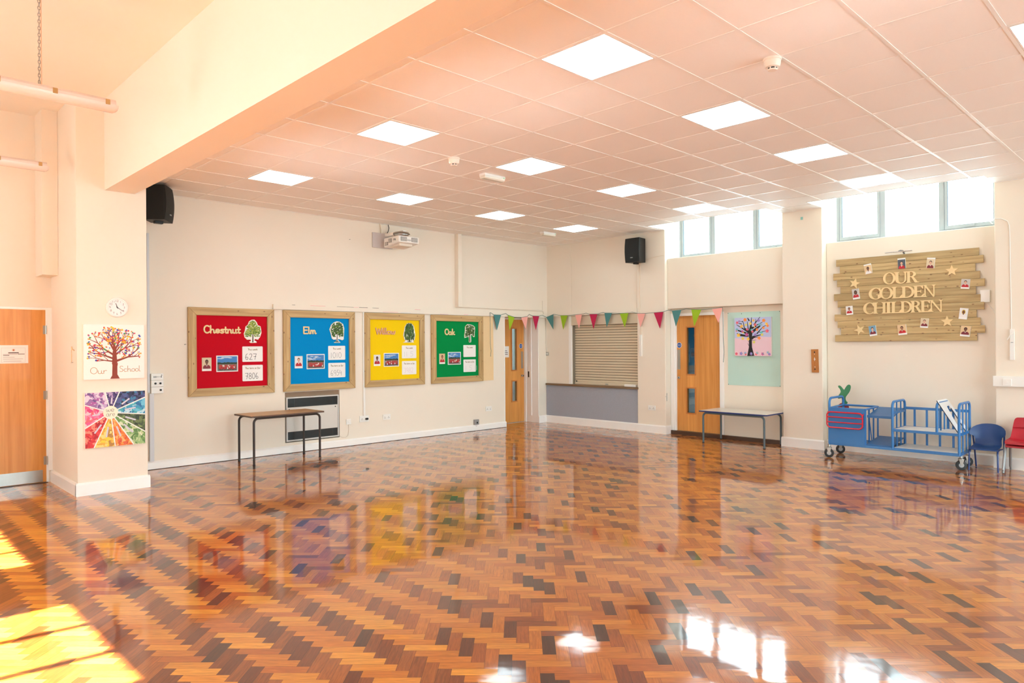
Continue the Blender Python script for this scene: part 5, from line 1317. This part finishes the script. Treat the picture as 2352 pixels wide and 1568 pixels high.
# red wire rack on the solid panel
Fr_ = Fr((TX0 - .045, 3.635, .535), (0, -1, 0), N=(-1, 0, 0)); hw, hh, cr = .232, .105, .05
loop = [Fr_.p(*p) for p in rrect(-hw, -hh, hw, hh, cr, 6)]
rk = MB().tube(loop, .010, 8, closed=True).build('rack', RED, root, smooth=True, label='red tubular rack')
for v in (.037, -.033): MB().tube([Fr_.p(-hw, v), Fr_.p(hw, v)], .009, 8).build('rack_bar', RED, rk, smooth=True)
m = MB()
for u in (-hw, hw): m.tube([Fr_.p(u, .07, 0), Fr_.p(u, .09, -.03), Fr_.p(u, .105, -.045)], .008, 6)
m.build('rack_bracket', RED, rk)
CAST = mat('castor_grey', (170, 172, 174), .45); TYRE = mat('castor_tyre', (44, 46, 48), .6)
for x, y, ax, z in ((9.94, 3.872, (1, .25, 0), 0), (10.42, 3.90, (.95, .5, 0), 0), (10.05, 2.315, (.9, .45, 0), 0), (10.42, 2.33, (.9, .45, 0), 0)):
    a = Vector(ax).normalized(); c = Vector((x, y, .061)); s = Vector((-a.y, a.x, 0))
    m = MB().lathe(c - a * .015, a, [(.050, 0), (.061, .004), (.061, .026), (.050, .030)], 28)
    w = m.build('castor', TYRE, root, smooth=True)
    m = MB().lathe(c - a * .0185, a, [(.012, 0), (.012, .003), (.046, .004), (.050, .010), (.050, .026), (.046, .033), (.012, .034), (.012, .037)], 28); m.build('wheel_hub', CAST, w, smooth=True)
    m = MB()
    for sg in (-1, 1):
        p = c + a * sg * .024
        m.add([p + s * .008 + Vector((0, 0, -.002)), p - s * .008 + Vector((0, 0, -.002)), p + Vector((0, 0, .075)) - s * .03 + s * .0, p + Vector((0, 0, .075)) + s * .03,
               p + a * .004 + s * .008 + Vector((0, 0, -.002)), p + a * .004 - s * .008 + Vector((0, 0, -.002)), p + a * .004 + Vector((0, 0, .075)) - s * .03, p + a * .004 + Vector((0, 0, .075)) + s * .03],
              [(0, 1, 2, 3), (7, 6, 5, 4), (0, 4, 5, 1), (1, 5, 6, 2), (2, 6, 7, 3), (3, 7, 4, 0)])
    m.lathe(c + Vector((0, 0, .072)), (0, 0, 1), [(.034, 0), (.034, .008), (.018, .014), (.018, .055)], 16)
    m.build('fork', STEEL, w, smooth=True)
# loose white divider leaning across the end of the upper shelf
a0, a1 = (2.545, .855), (2.31, .463)     # (y, z) of its upper and lower edges
U = Vector((0, a1[0] - a0[0], a1[1] - a0[1])); L_ = U.length
F = Fr((9.915, a0[0], a0[1]), tuple(U), V=(1, 0, 0)); 
if F.N.z < 0: F.N = -F.N
m = MB(); m.prism(F, [(0, 0), (L_, 0), (L_, .15), (.2, .20), (.1, .24), (.09, .34), (.13, .36), (.24, .36), (L_, .33), (L_, .45), (.1, .47), (.03, .46), (0, .41)], -.003, .003)
m.mi(1).prism(F, [(0, -.004), (L_, -.004), (L_, .0005), (0, .0005)], -.0045, .0045)
m.stroke(F, [[(.13, .362), (.24, .362), (L_, .332)]], .004, -.0045, .0045, 0)
m.build('divider_board', [mat('divider_white', (236, 236, 236), .3), mat('divider_edge', (40, 44, 60), .5)], label='white laminate divider board leaning in the trolley end', cat='board')
# leafy cut-out at the back of the trolley's end
Fl = Fr((10.43, 3.875, .70), (.25, -1, 0), N=(-1, -.25, 0)); Fl.N.normalize()
m = MB(); GRN = mat('cutout_green', (62, 128, 84), .6)
m.prism(Fl, chaikin([(-.01, .0), (.055, -.0), (.075, .035), (.05, .05), (.04, .10), (.07, .145), (.10, .19), (.115, .25), (.108, .285), (.075, .29), (.045, .25), (.025, .205), (.0, .245), (-.03, .275), (-.055, .27), (-.05, .245), (-.03, .225), (-.015, .18), (-.05, .13), (-.06, .08), (-.03, .085), (.0, .095), (.0, .055)]), -.01, .01)
m.mi(1).prism(Fl, [(-.06, -.07), (.09, -.07), (.085, -.02), (.055, .01), (.02, .0), (-.02, .02), (-.055, -.01)], -.012, .012)
m.build('leaf_cutout', [GRN, mat('cutout_red', (180, 50, 50), .6)], bevel=.003, label='green leafy cut-out figure with red base behind the trolley end', cat='cut-out')

# ------------------------------------------------------------------ chairs
def shell(mb, F, rows, t=.006, n=12):
    """rows: (forward, height, half width, side wrap forward, side drop)."""
    k = len(rows); vs = []
    for o in (0, 1):
        for i, (fx, z, hw, wr, dz) in enumerate(rows):
            for j in range(n + 1):
                s = 2 * j / n - 1; e = abs(s) ** 2.2
                nx = (rows[min(i + 1, k - 1)][1] - rows[max(i - 1, 0)][1], -(rows[min(i + 1, k - 1)][0] - rows[max(i - 1, 0)][0]))
                l = math.hypot(*nx) or 1
                vs.append(F.p(hw * s, z + dz * e - o * t * nx[1] / l, fx + wr * e - o * t * nx[0] / l))
    g = (n + 1); q = k * g; fs = []
    for i in range(k - 1):
        for j in range(n):
            a = i * g + j; fs += [(a, a + 1, a + g + 1, a + g), (q + a, q + a + g, q + a + g + 1, q + a + 1)]
    for i in range(k - 1):
        for j in (0, n):
            a = i * g + j; fs.append((a, a + g, q + a + g, q + a))
    for j in range(n):
        for i in (0, k - 1):
            a = i * g + j; fs.append((a, q + a, q + a + 1, a + 1))
    mb.add(vs, fs); return mb

CB = mat('chair_blue', (30, 66, 122), .42); CBT = mat('chair_blue_tube', (30, 62, 128), .3, coat=.3); CR = mat('chair_red', (176, 24, 42), .4); CG = mat('chair_grey_tube', (150, 150, 150), .35, metal=.4)
root = thing('child_chair', (10.28, 2.095, 0), 'small blue plastic chair with blue legs beside the trolley', 'chair')
F = Fr((10.42, 2.095, 0), (0, -1, 0), N=(-1, 0, 0))      # n: forward, towards the hall
F.V = Vector((0, 0, 1))
rows = [(.335, .262, .150, -.01, 0), (.33, .272, .152, -.01, 0), (.28, .280, .152, 0, .004), (.18, .276, .150, 0, .012), (.09, .280, .146, 0, .02), (.045, .300, .142, .012, .012), (.025, .335, .140, .03, 0), (.012, .375, .140, .045, 0)]
shell(MB(), F, rows).build('seat', CB, root, smooth=True)
rows = [(.014, .372, .142, .045, 0), (.008, .402, .148, .055, .0), (.004, .425, .186, .10, .0), (-.004, .46, .190, .10, -.004), (-.012, .50, .184, .085, -.010), (-.018, .530, .165, .06, -.016), (-.022, .550, .13, .035, -.014), (-.024, .560, .085, .015, -.008)]
shell(MB(), F, rows).build('backrest', CB, root, smooth=True)
for s in (-1, 1):
    MB().tube([F.p(s * .142, .262, .12), F.p(s * .144, .258, .27), F.p(s * .145, .245, .297), F.p(s * .147, .22, .305), F.p(s * .152, .004, .315)], .010, 10).build('leg', CBT, root, smooth=True)
    MB().tube([F.p(s * .150, .004, -.045), F.p(s * .156, .25, .005), F.p(s * .165, .40, .04), F.p(s * .167, .425, .046)], .010, 10).build('leg', CBT, root, smooth=True)
    MB().tube([F.p(s * .156, .255, .005), F.p(s * .146, .262, .14)], .010, 8).build('seat_rail', CBT, root, smooth=True)

def red_chair(loc):
    root = thing('child_chair', loc, None, 'chair', 'stacked red chairs')
    x, y, z = loc; F = Fr((x + .2, y, z), (0, -1, 0), N=(-1, 0, 0)); F.V = Vector((0, 0, 1))
    rows = [(.395, .325, .172, -.02, 0), (.39, .345, .178, -.02, 0), (.34, .358, .182, 0, 0), (.24, .350, .182, 0, .016), (.14, .346, .178, 0, .022), (.085, .358, .174, .01, .016), (.052, .39, .168, .03, .004), (.032, .43, .162, .04, 0), (.012, .468, .159, .034, 0), (.006, .486, .157, .03, 0), (.020, .496, .156, .02, 0), (.022, .505, .155, .016, 0), (.010, .545, .150, .014, 0), (-.004, .585, .144, .012, 0), (-.012, .610, .135, .008, -.006), (-.014, .618, .118, .004, -.004)]
    shell(MB(), F, rows, .007).build('seat_shell', CR, root, smooth=True)
    for s in (-1, 1):
        MB().tube([F.p(s * .12, .335, .16), F.p(s * .165, .335, .20), F.p(s * .188, .325, .22), F.p(s * .197, .29, .235), F.p(s * .205, .004, .335)], .0125, 10).build('leg', CG, root, smooth=True)
        MB().tube([F.p(s * .12, .335, .12), F.p(s * .16, .33, .10), F.p(s * .175, .30, .085), F.p(s * .19, .004, .0)], .0125, 10).build('leg', CG, root, smooth=True)
    return root
c1 = red_chair((10.26, 1.690, 0)); c1['label'] = 'lower of the two red plastic chairs stacked under the dado trunking'
def dup(root, loc):
    r = root.copy(); COL.objects.link(r); r.location = loc
    for ch in list(root.children):
        c = ch.copy(); COL.objects.link(c); c.parent = r
    return r
c2 = dup(c1, (10.235, 1.690, .042)); c2['label'] = 'upper of the two red plastic chairs stacked under the dado trunking'

# ------------------------------------------------------------------ bunting
FELT = {k: mat('bunting_%s' % k, c, .9, spec=.1) for k, c in (('teal', (84, 138, 138)), ('green', (156, 190, 50)), ('pink', (244, 176, 166)), ('crimson', (190, 48, 84)))}
root = thing('bunting', (10.2, 9.3, 1.28), 'string of teal, green, pink and crimson felt bunting across the corner', 'bunting')
yA = YA - .052; xB = XB - .05
CORD = mat('bunting_cord', (78, 116, 116), .8)
m = MB()
m.tube([(8.93, yA, 2.195), (8.97, yA, 2.19), (9.03, yA, 2.16), (9.22, yA, 2.16), (9.34, yA, 2.195), (9.41, yA, 2.16), (9.58, yA, 2.125), (9.77, yA, 2.125), (9.94, yA, 2.15), (9.99, yA, 2.193), (10.09, yA, 2.163), (10.28, yA, 2.163), (10.37, yA, 2.188), (xB, 9.71, 2.145), (xB, 9.51, 2.20), (xB, 9.32, 2.168), (xB, 9.14, 2.163), (xB, 8.94, 2.17), (xB, 8.77, 2.175), (xB, 8.666, 2.192), (xB, 8.577, 2.168), (xB, 8.39, 2.164), (xB, 8.24, 2.19), (xB, 8.216, 2.177), (xB, 8.04, 2.17), (xB, 7.857, 2.156), (xB, 7.667, 2.157), (xB, 7.58, 2.17), (xB, 7.469, 2.142), (xB, 7.297, 2.136), (xB, 7.113, 2.142), (xB, 6.918, 2.15), (xB, 6.814, 2.175), (xB, 6.742, 2.161), (xB, 6.555, 2.166), (xB, 6.456, 2.184), (xB, 6.358, 2.17), (xB, 6.171, 2.158), (xB, 5.97, 2.162), (xB, 5.782, 2.18), (xB, 5.776, 2.10), (xB, 5.772, 1.7), (xB, 5.760, 1.45), (xB, 5.772, 1.28)], .004, 6)
m.tube([(8.93, yA, 2.195), (8.932, yA, 2.0), (8.935, yA, 1.6), (8.955, yA, 1.48), (8.94, yA, 1.37)], .004, 6)
m.build('cord', CORD, root, smooth=True)
FLA = [('teal', 9.03, 9.219, 2.158, 2.158, 9.107, 1.873), ('green', 9.403, 9.584, 2.157, 2.122, 9.446, 1.876), ('pink', 9.761, 9.949, 2.125, 2.151, 9.892, 1.897), ('crimson', 10.087, 10.279, 2.161, 2.162, 10.179, 1.884)]
for c, u0, u1, z0, z1, ut, zt_ in FLA:
    MB().prism(back(0, 0, .05), [(u0, z0), (ut - .003, zt_), (ut + .003, zt_), (u1, z1)], 0, .003).build('flag', FELT[c], root, label='%s felt flag' % c)
FLB = [('teal', 9.71, 9.515, 2.142, 2.198, 9.522, 1.897), ('green', 9.325, 9.137, 2.166, 2.160, 9.256, 1.892), ('pink', 8.941, 8.768, 2.167, 2.172, 8.843, 1.902), ('crimson', 8.577, 8.39, 2.165, 2.161, 8.483, 1.886), ('teal', 8.216, 8.04, 2.174, 2.168, 8.164, 1.914), ('green', 7.857, 7.667, 2.153, 2.154, 7.75, 1.899), ('pink', 7.469, 7.297, 2.139, 2.133, 7.402, 1.892), ('crimson', 7.113, 6.918, 2.139, 2.147, 6.989, 1.862), ('teal', 6.742, 6.555, 2.158, 2.163, 6.663, 1.893), ('green', 6.358, 6.171, 2.167, 2.155, 6.305, 1.889), ('pink', 5.97, 5.782, 2.159, 2.175, 5.854, 1.933)]
for c, y0, y1, z0, z1, yt, zt_ in FLB:
    F = Fr((xB, 0, 0), (0, -1, 0), N=(-1, 0, 0))
    MB().prism(F, [(-y0, z0), (-yt - .003, zt_), (-yt + .003, zt_), (-y1, z1)], 0, .003).build('flag', FELT[c], root, label='%s felt flag' % c)

# ------------------------------------------------------------------ ceiling fittings
LAMP = mat('light_panel', (255, 255, 255), .5, emit=PANEL)
def light_panel(i, j):
    x0, y0 = GX + .6 * i, GY + .6 * j
    root = thing('ceiling_light', (x0 + .3, y0 + .3, ZC), None, 'ceiling light', 'square light panels in the tiled ceiling')
    f = MB(); F = Fr((x0 + .3, y0 + .3, ZC), (1, 0, 0), V=(0, 1, 0), N=(0, 0, -1))
    f.ring(F, rect(-.286, -.286, .286, .286), rect(-.276, -.276, .276, .276), -.004, .004)
    f.build('frame', TEE, root)
    MB().fbox(F, -.2755, .2755, -.2755, .2755, .0005, .002).build('diffuser', LAMP, root)
    return root
base = light_panel(0, 0)
def dup_light(i, j):
    r = base.copy(); COL.objects.link(r); r.location = (GX + .6 * i + .3, GY + .6 * j + .3, ZC)
    for ch in list(base.children):
        c = ch.copy(); COL.objects.link(c); c.parent = r
    return r
NAMES = {(0, 0): 'largest-looking lit square ceiling panel, nearest the camera side of the tiles', (3, 0): 'lit ceiling panel between the smoke detector and the nearest panel', (6, 0): 'lit ceiling panel one row out from the plank board window',
         (9, 0): 'lit ceiling panel right in front of the plank board window', (0, 4): 'lit ceiling panel alongside the beam, mid row', (3, 4): 'lit ceiling panel beside the first emergency light fitting',
         (6, 4): 'lit ceiling panel two in from the door bay window', (9, 4): 'lit ceiling panel right in front of the door bay window', (0, 8): 'lit ceiling panel near the black speaker by the column', (3, 8): 'lit ceiling panel in front of the projector',
         (6, 8): 'lit ceiling panel between projector and hatch corner', (9, 8): 'lit ceiling panel nearest the hatch corner', (3, -4): 'lit ceiling panel cut off by the right edge of the photo'}
for k, v in NAMES.items():
    r = base if k == (0, 0) else dup_light(*k)
    r['label'] = v
DET = mat('detector_white', (240, 228, 214), .45)
def detector(x, y, label):
    root = thing('smoke_detector', (x, y, ZC), label, 'smoke detector', 'ceiling smoke detectors')
    MB().lathe((x, y, ZC - .0005), (0, 0, -1), [(.062, 0), (.062, .012), (.058, .016)], 32).build('base', DET, root, smooth=True)
    MB().lathe((x, y, ZC - .016), (0, 0, -1), [(.055, 0), (.058, .003), (.055, .03), (.048, .045), (.035, .05)], 32).build('head', DET, root, smooth=True)
    MB().lathe((x, y, ZC - .066), (0, 0, -1), [(.030, 0), (.030, .012)], 24).build('sensor_slot', BLACKP, root)
    MB().lathe((x, y, ZC - .076), (0, 0, -1), [(.034, 0), (.030, .008), (.012, .010)], 24).build('cap', DET, root, smooth=True)
    m = MB()
    for k in range(6):
        a = R(60 * k); m.tube([(x + .033 * math.cos(a), y + .033 * math.sin(a), ZC - .062), (x + .032 * math.cos(a), y + .032 * math.sin(a), ZC - .08)], .005, 6)
    m.build('rib', DET, root)
detector(4.775, 2.235, 'white smoke detector at a tile corner beyond the nearest light panel')
detector(4.815, 5.79, 'small white smoke detector between the middle light panels')
def emergency(x0, x1, y, label):
    root = thing('emergency_light', ((x0 + x1) / 2, y, ZC), label, 'emergency light', 'emergency lights on the tiled ceiling')
    MB().box(x0, x1, y - .05, y + .05, ZC - .03, ZC - .001).build('housing', PLAST, root, bevel=.004)
    m = MB(); Fe = Fr((x0, y, ZC - .03), (0, 1, 0), V=(0, 0, -1), N=(1, 0, 0))
    m.prism(Fe, [(-.05, 0), (.05, 0), (.046, .02), (.03, .032), (-.03, .032), (-.046, .02)], .003, x1 - x0 - .003)
    m.build('diffuser', mat('emergency_lens', (226, 222, 208), .25), root, bevel=.003)
    g = mat('green_led', (60, 230, 120), .4)
    MB().lathe((x1 - .025, y - .05, ZC - .022), (0, -1, 0), [(.006, 0), (.006, .004)], 10).build('indicator', g, root)
emergency(5.47, 5.80, 6.07, 'slim white emergency light by the middle ceiling panel')
emergency(9.08, 9.40, 8.50, 'slim white emergency light above the hatch corner')

# hanging fluorescent battens in the higher hall
TUBEC = mat('batten_diffuser', (240, 224, 216), .25); TUBEB = mat('batten_body', (222, 206, 196), .5); CLIP = mat('brass_clip', (190, 156, 104), .35, metal=.7)
def batten(x1, y, z, label):
    L = 1.56; x0 = x1 - L
    root = thing('fluorescent_batten', ((x0 + x1) / 2, y, z - .06), label, 'ceiling light', 'hanging fluorescent battens')
    Fb = Fr((x0, y, z), (0, -1, 0), N=(1, 0, 0))
    Fb.V = Vector((0, 0, 1))
    MB().prism(Fb, [(-.055, 0), (.055, 0), (.058, .02), (.04, .042), (-.04, .042), (-.058, .02)], .02, L - .02).build('body', TUBEB, root, bevel=.004)
    prof = [(-.057, .002)] + [(.057 * math.cos(R(180 + 180 * i / 10)), -.052 * math.sin(R(180 * i / 10))) for i in range(11)] + [(.057, .002)]
    vs = []; fs = []; st = [(0, .55), (.012, .8), (.03, 1), (L - .03, 1), (L - .012, .8), (L, .55)]
    for d, s in st: vs += [Fb.p(u * (.4 + .6 * s), v * s, d) for u, v in prof]
    n = len(prof)
    for i in range(len(st) - 1): fs += [(i * n + j, i * n + (j + 1) % n, (i + 1) * n + (j + 1) % n, (i + 1) * n + j) for j in range(n)]
    fs += [tuple(range(n))[::-1], tuple((len(st) - 1) * n + j for j in range(n))]
    m = MB(); m.add(vs, fs); m.build('diffuser', TUBEC, root, smooth=True)
    for k in range(5):
        u = .08 + (L - .16) * k / 4
        for sd in (-1, 1):
            c = MB().box(x0 + u - .016, x0 + u + .016, y + sd * .057 - .004, y + sd * .057 + .004, z - .008, z + .032); c.build('clip', CLIP, root, bevel=.002)
    for u in (.52, L - .52):
        m = MB(); zz = z + .05; k = 0
        m.tube([(x0 + u - .012, y, z + .04), (x0 + u, y, z + .065), (x0 + u + .012, y, z + .04)], .003, 6)
        while zz < ZH - .01:
            t = (k % 2) * math.pi / 2
            ring = [(x0 + u + .0075 * math.cos(a) * math.cos(t), y + .0075 * math.cos(a) * math.sin(t), zz + .016 + .017 * math.sin(a)) for a in [2 * math.pi * i / 8 for i in range(8)]]
            m.tube(ring, .0028, 4, closed=True); zz += .025; k += 1
        m.build('chain', STEEL, root)
        if u > L / 2: MB().tube([(x0 + u + .014, y, z + .042), (x0 + u + .012, y, ZH)], .0035, 6).build('flex', mat('batten_flex', (226, 190, 160), .5), root)
batten(1.655, 6.15, 3.490, 'nearer hanging fluorescent batten on a chain, left hall')
batten(1.662, 8.60, 3.470, 'farther hanging fluorescent batten close to the hall door wall')
